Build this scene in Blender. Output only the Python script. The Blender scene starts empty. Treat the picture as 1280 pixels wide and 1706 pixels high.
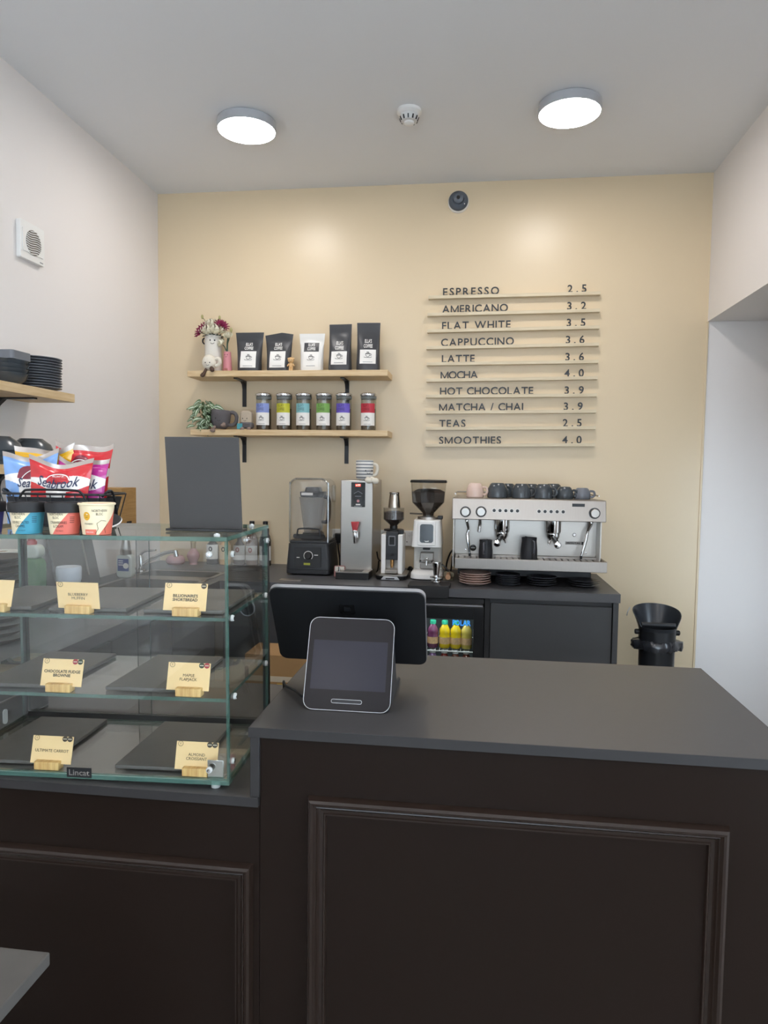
import bpy, math, random
from mathutils import Vector, Matrix

random.seed(7)
PI = math.pi
scene = bpy.context.scene
COL = scene.collection

# ------------------------------------------------------------------ camera
cam_d = bpy.data.cameras.new('camera')
cam = bpy.data.objects.new('camera', cam_d)
COL.objects.link(cam)
scene.camera = cam
cam_d.sensor_fit = 'HORIZONTAL'
cam_d.sensor_width = 36.0
cam_d.lens = 36.0 * 1162.668 / 1280.0
cam_d.clip_start = 0.02
_r = Vector((0.9916795, 0.1280569, 0.0131643))
_u = -Vector((0.0208395, -0.0587818, -0.9980533))
_f = Vector((-0.1270338, 0.9900233, -0.0609614))
cam.matrix_world = Matrix(((_r.x, _u.x, -_f.x, 0.0), (_r.y, _u.y, -_f.y, 0.0), (_r.z, _u.z, -_f.z, 1.45), (0, 0, 0, 1)))

# ------------------------------------------------------------------ world, exposure
world = bpy.data.worlds.new('daylight')
scene.world = world
world.use_nodes = True
bg = world.node_tree.nodes['Background']
bg.inputs['Color'].default_value = (0.72, 0.845, 1.0, 1)
bg.inputs['Strength'].default_value = 2.6
scene.view_settings.view_transform = 'Standard'
scene.view_settings.look = 'None'
scene.view_settings.gamma = 1.0
scene.view_settings.use_curve_mapping = False
scene.view_settings.exposure = 1.52
LAMP = 17.0      # radiance of the round ceiling lamps

# ------------------------------------------------------------------ materials
def lin(h):
    h = h.lstrip('#')
    out = []
    for i in (0, 2, 4):
        c = int(h[i:i+2], 16) / 255.0
        out.append(c / 12.92 if c <= 0.04045 else ((c + 0.055) / 1.055) ** 2.4)
    return out

MATS = {}
def pm(name, col, rough=0.5, metal=0.0, var=0.06, scale=12.0, bump=0.0, bscale=60.0, stretch=None, spec=0.5, coat=0.0, emit=None, estr=0.0, trans=0.0):
    if name in MATS:
        return MATS[name]
    m = bpy.data.materials.new(name)
    m.use_nodes = True
    nt = m.node_tree
    b = nt.nodes['Principled BSDF']
    c = lin(col) if isinstance(col, str) else list(col)
    tc = nt.nodes.new('ShaderNodeTexCoord')
    mp = nt.nodes.new('ShaderNodeMapping')
    nt.links.new(tc.outputs['Object'], mp.inputs['Vector'])
    if stretch:
        mp.inputs['Scale'].default_value = stretch
    nz = nt.nodes.new('ShaderNodeTexNoise')
    nz.inputs['Scale'].default_value = scale
    nz.inputs['Detail'].default_value = 4.0
    nt.links.new(mp.outputs['Vector'], nz.inputs['Vector'])
    mx = nt.nodes.new('ShaderNodeMix')
    mx.data_type = 'RGBA'
    mx.inputs[6].default_value = [x * (1 - var) for x in c] + [1]
    mx.inputs[7].default_value = [min(1.0, x * (1 + var)) for x in c] + [1]
    nt.links.new(nz.outputs['Fac'], mx.inputs[0])
    nt.links.new(mx.outputs[2], b.inputs['Base Color'])
    b.inputs['Roughness'].default_value = rough
    b.inputs['Metallic'].default_value = metal
    b.inputs['Specular IOR Level'].default_value = spec
    b.inputs['Coat Weight'].default_value = coat
    if trans:
        b.inputs['Transmission Weight'].default_value = trans
    if emit is not None:
        e = lin(emit) if isinstance(emit, str) else list(emit)
        b.inputs['Emission Color'].default_value = e + [1]
        b.inputs['Emission Strength'].default_value = estr
    if bump:
        n2 = nt.nodes.new('ShaderNodeTexNoise')
        n2.inputs['Scale'].default_value = bscale
        n2.inputs['Detail'].default_value = 3.0
        nt.links.new(mp.outputs['Vector'], n2.inputs['Vector'])
        bp = nt.nodes.new('ShaderNodeBump')
        bp.inputs['Strength'].default_value = bump
        bp.inputs['Distance'].default_value = 0.002
        nt.links.new(n2.outputs['Fac'], bp.inputs['Height'])
        nt.links.new(bp.outputs['Normal'], b.inputs['Normal'])
    MATS[name] = m
    return m

def wood(name, c1, c2, rough=0.5, stretch=(1.2, 14, 14), scale=6.0):
    m = pm(name, c1, rough=rough, var=0.0)
    nt = m.node_tree
    b = nt.nodes['Principled BSDF']
    tc = nt.nodes.new('ShaderNodeTexCoord')
    mp = nt.nodes.new('ShaderNodeMapping')
    mp.inputs['Scale'].default_value = stretch
    nt.links.new(tc.outputs['Object'], mp.inputs['Vector'])
    nz = nt.nodes.new('ShaderNodeTexNoise')
    nz.inputs['Scale'].default_value = scale
    nz.inputs['Detail'].default_value = 6.0
    nz.inputs['Distortion'].default_value = 0.6
    nt.links.new(mp.outputs['Vector'], nz.inputs['Vector'])
    cr = nt.nodes.new('ShaderNodeValToRGB')
    cr.color_ramp.elements[0].position = 0.35
    cr.color_ramp.elements[0].color = lin(c2) + [1]
    cr.color_ramp.elements[1].position = 0.65
    cr.color_ramp.elements[1].color = lin(c1) + [1]
    nt.links.new(nz.outputs['Fac'], cr.inputs['Fac'])
    nt.links.new(cr.outputs['Color'], b.inputs['Base Color'])
    return m

def clear(name, tint=(0.975, 0.99, 0.982), rough=0.0, f0=0.04, milk=0.0, milkcol=(0.8, 0.8, 0.8), power=5.0):
    """thin architectural glass / clear plastic: straight-through transmission plus Schlick reflection"""
    if name in MATS:
        return MATS[name]
    m = bpy.data.materials.new(name)
    m.use_nodes = True
    nt = m.node_tree
    N = nt.nodes
    for n in list(N):
        if n.type != 'OUTPUT_MATERIAL':
            N.remove(n)
    out = [n for n in N if n.type == 'OUTPUT_MATERIAL'][0]
    geo = N.new('ShaderNodeNewGeometry')
    dot = N.new('ShaderNodeVectorMath'); dot.operation = 'DOT_PRODUCT'
    nt.links.new(geo.outputs['Normal'], dot.inputs[0]); nt.links.new(geo.outputs['Incoming'], dot.inputs[1])
    ab = N.new('ShaderNodeMath'); ab.operation = 'ABSOLUTE'
    nt.links.new(dot.outputs['Value'], ab.inputs[0])
    sb = N.new('ShaderNodeMath'); sb.operation = 'SUBTRACT'; sb.inputs[0].default_value = 1.0; sb.use_clamp = True
    nt.links.new(ab.outputs[0], sb.inputs[1])
    pw = N.new('ShaderNodeMath'); pw.operation = 'POWER'; pw.inputs[1].default_value = power
    nt.links.new(sb.outputs[0], pw.inputs[0])
    ma = N.new('ShaderNodeMath'); ma.operation = 'MULTIPLY_ADD'; ma.inputs[1].default_value = 1 - f0; ma.inputs[2].default_value = f0
    nt.links.new(pw.outputs[0], ma.inputs[0])
    tr = N.new('ShaderNodeBsdfTransparent'); tr.inputs['Color'].default_value = (*tint, 1)
    body = tr
    if milk:
        df = N.new('ShaderNodeBsdfDiffuse'); df.inputs['Color'].default_value = (*milkcol, 1)
        mm = N.new('ShaderNodeMixShader'); mm.inputs[0].default_value = milk
        nt.links.new(tr.outputs[0], mm.inputs[1]); nt.links.new(df.outputs[0], mm.inputs[2])
        body = mm
    gl = N.new('ShaderNodeBsdfGlossy'); gl.inputs['Roughness'].default_value = rough
    mx = N.new('ShaderNodeMixShader')
    nt.links.new(ma.outputs[0], mx.inputs[0]); nt.links.new(body.outputs[0], mx.inputs[1]); nt.links.new(gl.outputs[0], mx.inputs[2])
    nt.links.new(mx.outputs[0], out.inputs['Surface'])
    MATS[name] = m
    return m

def stripes(name, c1, c2, period, rough=0.8, duty=0.5):
    """horizontal knitted stripes along object Z"""
    m = pm(name, c1, rough=rough, var=0.0, bump=0.5, bscale=400)
    nt = m.node_tree
    b = nt.nodes['Principled BSDF']
    tc = nt.nodes.new('ShaderNodeTexCoord')
    sp = nt.nodes.new('ShaderNodeSeparateXYZ')
    nt.links.new(tc.outputs['Object'], sp.inputs[0])
    d = nt.nodes.new('ShaderNodeMath'); d.operation = 'DIVIDE'; d.inputs[1].default_value = period
    nt.links.new(sp.outputs['Z'], d.inputs[0])
    fr = nt.nodes.new('ShaderNodeMath'); fr.operation = 'FRACT'
    nt.links.new(d.outputs[0], fr.inputs[0])
    gt = nt.nodes.new('ShaderNodeMath'); gt.operation = 'GREATER_THAN'; gt.inputs[1].default_value = duty
    nt.links.new(fr.outputs[0], gt.inputs[0])
    mx = nt.nodes.new('ShaderNodeMix'); mx.data_type = 'RGBA'
    mx.inputs[6].default_value = lin(c1) + [1]; mx.inputs[7].default_value = lin(c2) + [1]
    nt.links.new(gt.outputs[0], mx.inputs[0])
    nt.links.new(mx.outputs[2], b.inputs['Base Color'])
    return m

CREAM = pm('cream_paint', '#e0ccab', rough=0.34, var=0.015, scale=3, bump=0.04, bscale=30, spec=0.5)
WHITE = pm('white_paint', '#ebe6e3', rough=0.5, var=0.012, scale=3, bump=0.04, bscale=30, spec=0.3)
CEIL = pm('ceiling_paint', '#e9ebee', rough=0.8, var=0.01, scale=2)
FLOOR = pm('grey_floor', '#858079', rough=0.5, var=0.12, scale=4)
BROWN = pm('dark_brown_paint', '#1d1511', rough=0.30, var=0.05, scale=2, bump=0.02, bscale=200, spec=0.12)
LAMI = pm('anthracite_laminate', '#413f3f', rough=0.37, var=0.08, scale=60, bump=0.03, bscale=500, spec=0.65)
MOULD = pm('moulding_brown', '#251b16', rough=0.28, var=0.06, scale=30, spec=0.32)
EDGEB = pm('edge_band', '#2d2b2b', rough=0.45, var=0.05, spec=0.3)
SLATEW = pm('slate_worktop', '#545457', rough=0.42, var=0.22, scale=9, spec=0.5)
CABD = pm('dark_cabinet', '#404143', rough=0.45, var=0.05)
BLACK = pm('black_plastic', '#17181a', rough=0.35, var=0.05)
BLACKM = pm('black_matt', '#1c1c1e', rough=0.6, var=0.05)
BLMET = pm('black_steel', '#222326', rough=0.4, metal=0.3, var=0.05)
CHAR = pm('charcoal_plastic', '#2d2f33', rough=0.45, var=0.05)
WPLA = pm('white_plastic', '#eeedea', rough=0.35, var=0.01)
WPLA2 = pm('pale_plastic', '#d9d8d5', rough=0.45, var=0.02)
GPLA = pm('grey_plastic', '#8b8d92', rough=0.45, var=0.03)
STEEL = pm('brushed_steel', '#b3ada6', rough=0.33, metal=1.0, var=0.08, scale=20, stretch=(1, 1, 40))
STEELH = pm('brushed_steel_across', '#aca59e', rough=0.38, metal=1.0, var=0.08, scale=20, stretch=(40, 1, 1))
CHROME = pm('chrome', '#dcdcdc', rough=0.08, metal=1.0, var=0.02)
SILVER = pm('silver_edge', '#c9c9cc', rough=0.3, metal=0.8, var=0.02)
OAK = wood('pale_oak', '#dfc59c', '#cfb083')
OAKY = wood('pale_oak_along', '#dfc59c', '#cfb083', stretch=(14, 1.2, 14))
OAKR = wood('rail_wood', '#ded0b4', '#d0c0a2')
BAMB = wood('bamboo', '#e3bd7c', '#c8995a', stretch=(30, 4, 3), scale=5)
PLYW = wood('plywood', '#b58d57', '#a67d48', stretch=(2, 2, 18))
CARDB = pm('cardboard', '#a58055', rough=0.85, var=0.06)
CARD = pm('cream_card', '#f0cd98', rough=0.7, var=0.02)
INK = pm('black_ink', '#191816', rough=0.6, var=0.0)
INKR = pm('maroon_print', '#a8383f', rough=0.6, var=0.0)
INKG = pm('dark_green_print', '#38402f', rough=0.6, var=0.0)
PAPER = pm('white_paper', '#eceae6', rough=0.6, var=0.01)
SLATE = pm('slate_tray', '#5a5754', rough=0.36, var=0.2, scale=14, bump=0.15, bscale=40)
DCERAM = pm('charcoal_ceramic', '#454b50', rough=0.22, var=0.05)
DCERAM2 = pm('slate_blue_ceramic', '#70747c', rough=0.34, var=0.05)
PCERAM = pm('pink_ceramic', '#dcc1b4', rough=0.25, var=0.06, scale=40)
BEAN = pm('coffee_beans', '#32231b', rough=0.45, var=0.4, scale=260, bump=0.9, bscale=260)
GLASS = clear('display_glass')
GEDGE = clear('glass_edge', tint=(0.42, 0.60, 0.54), rough=0.03, f0=0.08, milk=0.42, milkcol=(0.11, 0.25, 0.21))
GLASSS = clear('shelf_glass', f0=0.06, power=2.7)
GLASSJ = clear('jar_glass', tint=(0.93, 0.95, 0.94), f0=0.06)
SMOKE = clear('smoky_plastic', tint=(0.93, 0.93, 0.92), rough=0.03, f0=0.06, milk=0.015)
SMOKE2 = clear('jug_plastic', tint=(0.72, 0.73, 0.74), rough=0.06, f0=0.07, milk=0.16, milkcol=(0.42, 0.42, 0.43))
GLASSD = clear('tinted_door_glass', tint=(0.90, 0.90, 0.90), f0=0.045)
LAMPE = pm('lamp_diffuser', '#ffffff', rough=0.5, var=0.0, emit=(1.0, 0.955, 0.92), estr=LAMP)

# ------------------------------------------------------------------ mesh helpers
def rrect(w, h, r, n=5, cx=0.0, cz=0.0):
    pts = []
    for (sx, sz, a0) in ((1, -1, -PI/2), (1, 1, 0), (-1, 1, PI/2), (-1, -1, PI)):
        for i in range(n + 1):
            a = a0 + (PI/2) * i / n
            pts.append((cx + sx*(w/2 - r) + r*math.cos(a), cz + sz*(h/2 - r) + r*math.sin(a)))
    return pts

def circ(r, n=24, cx=0.0, cz=0.0):
    return [(cx + r*math.cos(2*PI*i/n), cz + r*math.sin(2*PI*i/n)) for i in range(n)]

class MB:
    def __init__(s):
        s.v = []; s.f = []; s.m = []
    def add(s, vs, fs, m=0):
        o = len(s.v)
        s.v.extend([tuple(p) for p in vs])
        for f in fs:
            s.f.append([i + o for i in f]); s.m.append(m)
        return s
    def box(s, x0, x1, y0, y1, z0, z1, m=0, msides=None):
        vs = [(x, y, z) for z in (z0, z1) for y in (y0, y1) for x in (x0, x1)]
        fs = [(0, 2, 3, 1), (4, 5, 7, 6), (0, 1, 5, 4), (2, 6, 7, 3), (0, 4, 6, 2), (1, 3, 7, 5)]
        return s.add(vs, fs, m)
    def pane(s, x0, x1, y0, y1, z0, z1):
        """glass sheet: the two big faces material 0, thin edges material 1"""
        d = [x1 - x0, y1 - y0, z1 - z0]; ax = d.index(min(d))
        vs = [(x, y, z) for z in (z0, z1) for y in (y0, y1) for x in (x0, x1)]
        fs = [((0, 2, 3, 1), 2), ((4, 5, 7, 6), 2), ((0, 1, 5, 4), 1), ((2, 6, 7, 3), 1), ((0, 4, 6, 2), 0), ((1, 3, 7, 5), 0)]
        for f, a in fs:
            s.add([vs[i] for i in f], [(0, 1, 2, 3)], 0 if a == ax else 1)
        return s
    def prism(s, poly, a, b, axis='y', m=0, scale_b=1.0):
        n = len(poly)
        def P(p, t):
            return {'y': (p[0], t, p[1]), 'z': (p[0], p[1], t), 'x': (t, p[0], p[1])}[axis]
        vs = [P(p, a) for p in poly] + [P((p[0]*scale_b, p[1]*scale_b), b) for p in poly]
        fs = [list(range(n)), list(range(2*n - 1, n - 1, -1))]
        for i in range(n):
            j = (i + 1) % n
            fs.append((i, i + n, j + n, j))
        if axis == 'z':
            fs = [list(reversed(f)) for f in fs]
        return s.add(vs, fs, m)
    def lathe(s, prof, c=(0, 0, 0), n=32, axis='z', m=0, closed=False, sx=1.0, sy=1.0):
        vs = []; fs = []; k = len(prof)
        for i in range(n):
            a = 2*PI*i/n
            for (r, z) in prof:
                p = (r*math.cos(a)*sx, r*math.sin(a)*sy, z)
                if axis == 'y': p = (p[0], -z, p[1])       # z of the profile points to -Y (towards the viewer)
                elif axis == 'x': p = (z, p[0], p[1])
                vs.append((p[0] + c[0], p[1] + c[1], p[2] + c[2]))
        for i in range(n):
            j = (i + 1) % n
            for q in range(k - 1):
                fs.append((i*k + q, j*k + q, j*k + q + 1, i*k + q + 1))
            if closed:
                fs.append((i*k + k - 1, j*k + k - 1, j*k, i*k))
        if not closed:
            if prof[0][0] > 1e-6: fs.append([i*k for i in range(n)][::-1])
            if prof[-1][0] > 1e-6: fs.append([i*k + k - 1 for i in range(n)])
        return s.add(vs, fs, m)
    def cyl(s, p0, p1, r0, r1=None, n=20, m=0):
        r1 = r0 if r1 is None else r1
        return s.tube([p0, p1], [r0, r1], n, m=m)
    def tube(s, pts, r, n=10, m=0, closed=False, sm=True):
        pts = [Vector(p) for p in pts]; k = len(pts)
        rs = list(r) if isinstance(r, (list, tuple)) else [r]*k
        if sm and not closed and k >= 3:                    # Catmull-Rom smoothing of the path
            P2 = []; R2 = []
            for i in range(k - 1):
                a, b, c, d = pts[max(i-1, 0)], pts[i], pts[i+1], pts[min(i+2, k-1)]
                for q in range(5):
                    u = q/5
                    P2.append(0.5*((2*b) + (c - a)*u + (2*a - 5*b + 4*c - d)*u*u + (3*b - a - 3*c + d)*u**3)); R2.append(rs[i]*(1-u) + rs[i+1]*u)
            P2.append(pts[-1]); R2.append(rs[-1]); pts = P2; rs = R2; k = len(pts)
        vs = []; fs = []; up = None
        for i, p in enumerate(pts):
            if closed: t = pts[(i+1) % k] - pts[i-1]
            else: t = pts[min(i+1, k-1)] - pts[max(i-1, 0)]
            t.normalize()
            if up is None:
                up = Vector((0, 0, 1)) if abs(t.z) < 0.9 else Vector((1, 0, 0))
            a = (up - t*up.dot(t))
            if a.length < 1e-6: a = t.orthogonal()
            a.normalize(); b = t.cross(a); up = a
            for q in range(n):
                an = 2*PI*q/n
                vs.append(p + (a*math.cos(an) + b*math.sin(an))*rs[i])
        for i in range(k if closed else k - 1):
            i2 = (i + 1) % k
            for q in range(n):
                q2 = (q + 1) % n
                fs.append((i*n + q, i*n + q2, i2*n + q2, i2*n + q))
        if not closed:
            fs.append(list(range(n))[::-1]); fs.append([(k-1)*n + q for q in range(n)])
        return s.add(vs, fs, m)
    def ball(s, c, r, nu=16, nv=10, m=0, jit=0.0):
        r = (r, r, r) if not isinstance(r, (list, tuple)) else r
        vs = []; fs = []
        for j in range(1, nv):
            for i in range(nu):
                a = 2*PI*i/nu; b = PI*j/nv
                k = 1 + (random.uniform(-jit, jit) if jit else 0)
                vs.append((c[0] + k*r[0]*math.sin(b)*math.cos(a), c[1] + k*r[1]*math.sin(b)*math.sin(a), c[2] + k*r[2]*math.cos(b)))
        vs += [(c[0], c[1], c[2] + r[2]), (c[0], c[1], c[2] - r[2])]
        T = len(vs) - 2; Bt = len(vs) - 1
        for j in range(nv - 2):
            for i in range(nu):
                i2 = (i+1) % nu
                fs.append((j*nu + i, (j+1)*nu + i, (j+1)*nu + i2, j*nu + i2))
        for i in range(nu):
            i2 = (i+1) % nu
            fs.append((T, i, i2)); fs.append((Bt, (nv-2)*nu + i2, (nv-2)*nu + i))
        return s.add(vs, fs, m)
    def xf(s, M, i0=0):
        s.v[i0:] = [tuple(M @ Vector(p)) for p in s.v[i0:]]
        return s
    def build(s, name, mat, parent=None, loc=None, rot=None, smooth=35, bev=0.0, world=False, bseg=2):
        if world and parent is not None:
            L = Vector((0, 0, 0)); q_ = parent
            while q_ is not None:
                L = L + q_.location; q_ = q_.parent
            s.v = [(p[0]-L.x, p[1]-L.y, p[2]-L.z) for p in s.v]
        me = bpy.data.meshes.new(name)
        me.from_pydata(s.v, [], s.f)
        mats = mat if isinstance(mat, (list, tuple)) else [mat]
        for mm in mats: me.materials.append(mm)
        if len(mats) > 1:
            me.polygons.foreach_set('material_index', s.m)
        import bmesh
        bm = bmesh.new(); bm.from_mesh(me); bmesh.ops.recalc_face_normals(bm, faces=bm.faces); bm.to_mesh(me); bm.free()
        me.update()
        if smooth:
            me.shade_smooth()
            me.set_sharp_from_angle(angle=math.radians(smooth))
        return mk(name, me, parent, loc, rot, bev, bseg)

def mk(name, me, parent=None, loc=None, rot=None, bev=0.0, bseg=2):
    o = bpy.data.objects.new(name, me)
    COL.objects.link(o)
    if parent is not None: o.parent = parent
    if loc is not None: o.location = loc
    if rot is not None: o.rotation_euler = rot
    if bev:
        md = o.modifiers.new('bevel', 'BEVEL'); md.width = bev; md.segments = bseg; md.limit_method = 'ANGLE'; md.angle_limit = math.radians(40)
        md.harden_normals = False
    return o

def tag(o, label, cat, group=None):
    o['label'] = label; o['category'] = cat
    if group: o['group'] = group
    return o
def thing(name, label, cat, loc=(0, 0, 0), rotz=0.0, group=None):
    o = bpy.data.objects.new(name, None); COL.objects.link(o)
    o.empty_display_size = 0.05
    o.location = loc; o.rotation_euler = (0, 0, rotz)
    return tag(o, label, cat, group)
def struct(o):
    o['kind'] = 'structure'; return o
def copy_tree(o, parent=None):
    c = o.copy(); COL.objects.link(c); c.parent = parent
    for ch in list(o.children): copy_tree(ch, c)
    return c

# flat lettering -------------------------------------------------------
def text_mesh(s, size, ext=0.0, align='CENTER', shear=0.0, bold=0.0, spacing=1.0, res=2):
    cu = bpy.data.curves.new('lettering', 'FONT')
    cu.body = s; cu.size = size; cu.extrude = ext; cu.align_x = align; cu.align_y = 'CENTER'
    cu.resolution_u = res; cu.shear = shear; cu.offset = 0.0 if 'M' in s else bold; cu.space_character = spacing; cu.space_line = 0.95
    o = bpy.data.objects.new('lettering', cu)
    me = bpy.data.meshes.new_from_object(o)
    bpy.data.objects.remove(o); bpy.data.curves.remove(cu)
    return me
def put_text(s, size, mat, parent, pos, fn=None, name='lettering', width=None, **kw):
    me = text_mesh(s, size, **kw)
    xs = [v.co.x for v in me.vertices]
    k = 1.0
    if width and xs: k = width / max(1e-6, max(xs) - min(xs))
    for v in me.vertices:
        x, y, z = v.co
        X = x*k + pos[0]; Z = y + pos[2]
        if fn: q = fn(X, Z); v.co = q
        else: v.co = (X, pos[1] - z, Z)
    me.materials.clear(); me.materials.append(mat)
    return mk(name, me, parent)
def ribbons(lines, w):
    """2D strokes -> (verts, faces) in x,z"""
    vs = []; fs = []
    for L in lines:
        o = len(vs); n = len(L)
        for i, p in enumerate(L):
            a = L[max(i-1, 0)]; b = L[min(i+1, n-1)]
            dx, dz = b[0]-a[0], b[1]-a[1]; l = math.hypot(dx, dz) or 1
            nx, nz = -dz/l*w/2, dx/l*w/2
            vs += [(p[0]+nx, p[1]+nz), (p[0]-nx, p[1]-nz)]
        for i in range(n-1):
            fs.append((o+2*i, o+2*i+1, o+2*i+3, o+2*i+2))
    return vs, fs
def cup_lines():
    L = []
    L.append([(0.5*math.cos(a), 0.42 + 0.07*math.sin(a)) for a in [2*PI*i/16 for i in range(17)]])
    L.append([(-0.5, 0.42)] + [(0.5*math.cos(PI + PI*i/12)*(0.98 if i not in (0, 12) else 1), 0.42 + 0.72*math.sin(PI + PI*i/12)) for i in range(1, 12)] + [(0.5, 0.42)])
    L.append([(0.47, 0.3), (0.72, 0.36), (0.82, 0.2), (0.72, 0.0), (0.42, -0.05)])
    L.append([(0.85*math.cos(a), -0.33 + 0.13*math.sin(a)) for a in [PI*0.9 + 1.2*PI*i/14 for i in range(15)]])
    for x in (-0.18, 0.0, 0.18):
        L.append([(x + 0.05*math.sin(t*5), 0.58 + 0.32*t) for t in [i/6 for i in range(7)]])
    return L
def put_cup(parent, cx, cz, s, mat, fn, name='cup_print', w=0.09):
    vs, fs = ribbons([[(cx + x*s, cz + z*s) for x, z in l] for l in cup_lines()], w*s)
    b = MB(); b.add([fn(x, z) for x, z in vs], fs)
    return b.build(name, mat, parent, smooth=0)
def patch(x0, x1, z0, z1, fn, nx=10, nz=10, m=0, b=None):
    b = b or MB()
    vs = [fn(x0 + (x1-x0)*i/nx, z0 + (z1-z0)*j/nz) for j in range(nz+1) for i in range(nx+1)]
    fs = [(j*(nx+1)+i, j*(nx+1)+i+1, (j+1)*(nx+1)+i+1, (j+1)*(nx+1)+i) for j in range(nz) for i in range(nx)]
    return b.add(vs, fs, m)
ORD = ['first', 'second', 'third', 'fourth', 'fifth', 'sixth', 'seventh', 'eighth', 'ninth', 'tenth', 'eleventh', 'twelfth']
def stackpos(i, n):
    return 'bottom' if i == 0 else ('topmost' if i == n-1 else (ORD[i] + ' from the bottom'))

# ================================================================== the room
YB = 3.87; XL = -1.818; XR = 1.19; ZC = 2.995; YF = -3.2; XP = 2.7; YP = 2.80; ZP = 2.24
struct(MB().box(XL-0.1, XP+0.1, YF-0.1, YB+0.1, -0.1, 0.0).build('floor', FLOOR, smooth=0))
struct(MB().box(XL-0.1, XR+0.12, YF-0.1, YB+0.1, ZC, ZC+0.1).build('ceiling', CEIL, smooth=0))
struct(MB().box(XL-0.1, XR, YB, YB+0.1, 0.0, ZC).build('wall_back', CREAM, smooth=0))
struct(MB().box(XL-0.1, XL, YF, YB, 0.0, ZC).build('wall_left', WHITE, smooth=0))
# right wall: full height near the shop, only the band above the opening at the back
ry0, ry1, rz0, rz1 = -0.25, 0.95, 0.35, 2.25      # side window of the shop, just out of view to the right
struct(MB().box(XR, XR+0.12, YF, ry0, 0.0, ZC).box(XR, XR+0.12, ry1, YP, 0.0, ZC).box(XR, XR+0.12, ry0, ry1, 0.0, rz0).box(XR, XR+0.12, ry0, ry1, rz1, ZC).box(XR, XR+0.12, YP, YB, ZP, ZC).build('wall_right', WHITE, smooth=0))
wf = struct(MB().box(XR+0.03, XR+0.09, ry0, ry0+0.05, rz0, rz1).box(XR+0.03, XR+0.09, ry1-0.05, ry1, rz0, rz1).box(XR+0.03, XR+0.09, ry0+0.05, ry1-0.05, rz0, rz0+0.05).box(XR+0.03, XR+0.09, ry0+0.05, ry1-0.05, rz1-0.05, rz1).build('window_3', WPLA, smooth=0))
MB().pane(XR+0.057, XR+0.063, ry0+0.05, ry1-0.05, rz0+0.05, rz1-0.05).build('pane', [GLASS, GEDGE], wf, smooth=0)
# passage behind the opening
struct(MB().box(XR, XP, YB, YB+0.1, 0.0, ZP).build('wall_passage_back', WHITE, smooth=0))
struct(MB().box(XP, XP+0.1, YP-0.1, YB+0.1, 0.0, ZP).build('wall_passage_end', WHITE, smooth=0))
struct(MB().box(XR+0.12, XP, YP-0.1, YB, ZP, ZP+0.1).build('ceiling_passage', WHITE, smooth=0))
# the wall on the near side of the passage, with a glazed opening to daylight
wx0, wx1, wz0, wz1 = 1.38, 1.86, 0.55, 1.60
struct(MB().box(XR+0.12, wx0, YP-0.1, YP, 0, ZP).box(wx1, XP, YP-0.1, YP, 0, ZP).box(wx0, wx1, YP-0.1, YP, 0, wz0)
       .box(wx0, wx1, YP-0.1, YP, wz1, ZP).build('wall_passage_front', WHITE, smooth=0))
wf = struct(MB().box(wx0, wx0+0.04, YP-0.08, YP-0.02, wz0, wz1).box(wx1-0.04, wx1, YP-0.08, YP-0.02, wz0, wz1)
       .box(wx0+0.04, wx1-0.04, YP-0.08, YP-0.02, wz0, wz0+0.04).box(wx0+0.04, wx1-0.04, YP-0.08, YP-0.02, wz1-0.04, wz1).build('window_2', WPLA, smooth=0))
MB().pane(wx0+0.04, wx1-0.04, YP-0.053, YP-0.047, wz0+0.04, wz1-0.04).build('pane', [GLASS, GEDGE], wf, smooth=0)
struct(MB().box(1.183, 1.1945, YB-0.006, YB, 0.0, ZP).build('trim_1', CREAM, bev=0.002))
# unseen front wall behind the viewer: wide glazing added to brighten the room
sx0, sx1, sz0, sz1 = -1.5, 0.9, 0.35, 2.4
struct(MB().box(XL, sx0, YF-0.1, YF, 0, ZC).box(sx1, XR+0.12, YF-0.1, YF, 0, ZC).box(sx0, sx1, YF-0.1, YF, 0, sz0)
       .box(sx0, sx1, YF-0.1, YF, sz1, ZC).build('wall_front', WHITE, smooth=0))
wf = MB()
for k in range(4):
    x = sx0 + (sx1 - sx0 - 0.06)*k/3
    wf.box(x, x + 0.06, YF-0.08, YF-0.02, sz0, sz1)
for k in range(3):
    x = sx0 + (sx1 - sx0 - 0.06)*k/3 + 0.06; x2 = sx0 + (sx1 - sx0 - 0.06)*(k+1)/3
    wf.box(x, x2, YF-0.08, YF-0.02, sz0, sz0+0.06).box(x, x2, YF-0.08, YF-0.02, sz1-0.06, sz1)
wf = struct(wf.build('fill_window_1', BLMET, smooth=0))
for k in range(3):
    x = sx0 + (sx1 - sx0 - 0.06)*k/3 + 0.06; x2 = sx0 + (sx1 - sx0 - 0.06)*(k+1)/3
    MB().pane(x, x2, YF-0.053, YF-0.047, sz0+0.06, sz1-0.06).build('pane', [GLASS, GEDGE], wf, smooth=0)

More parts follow.
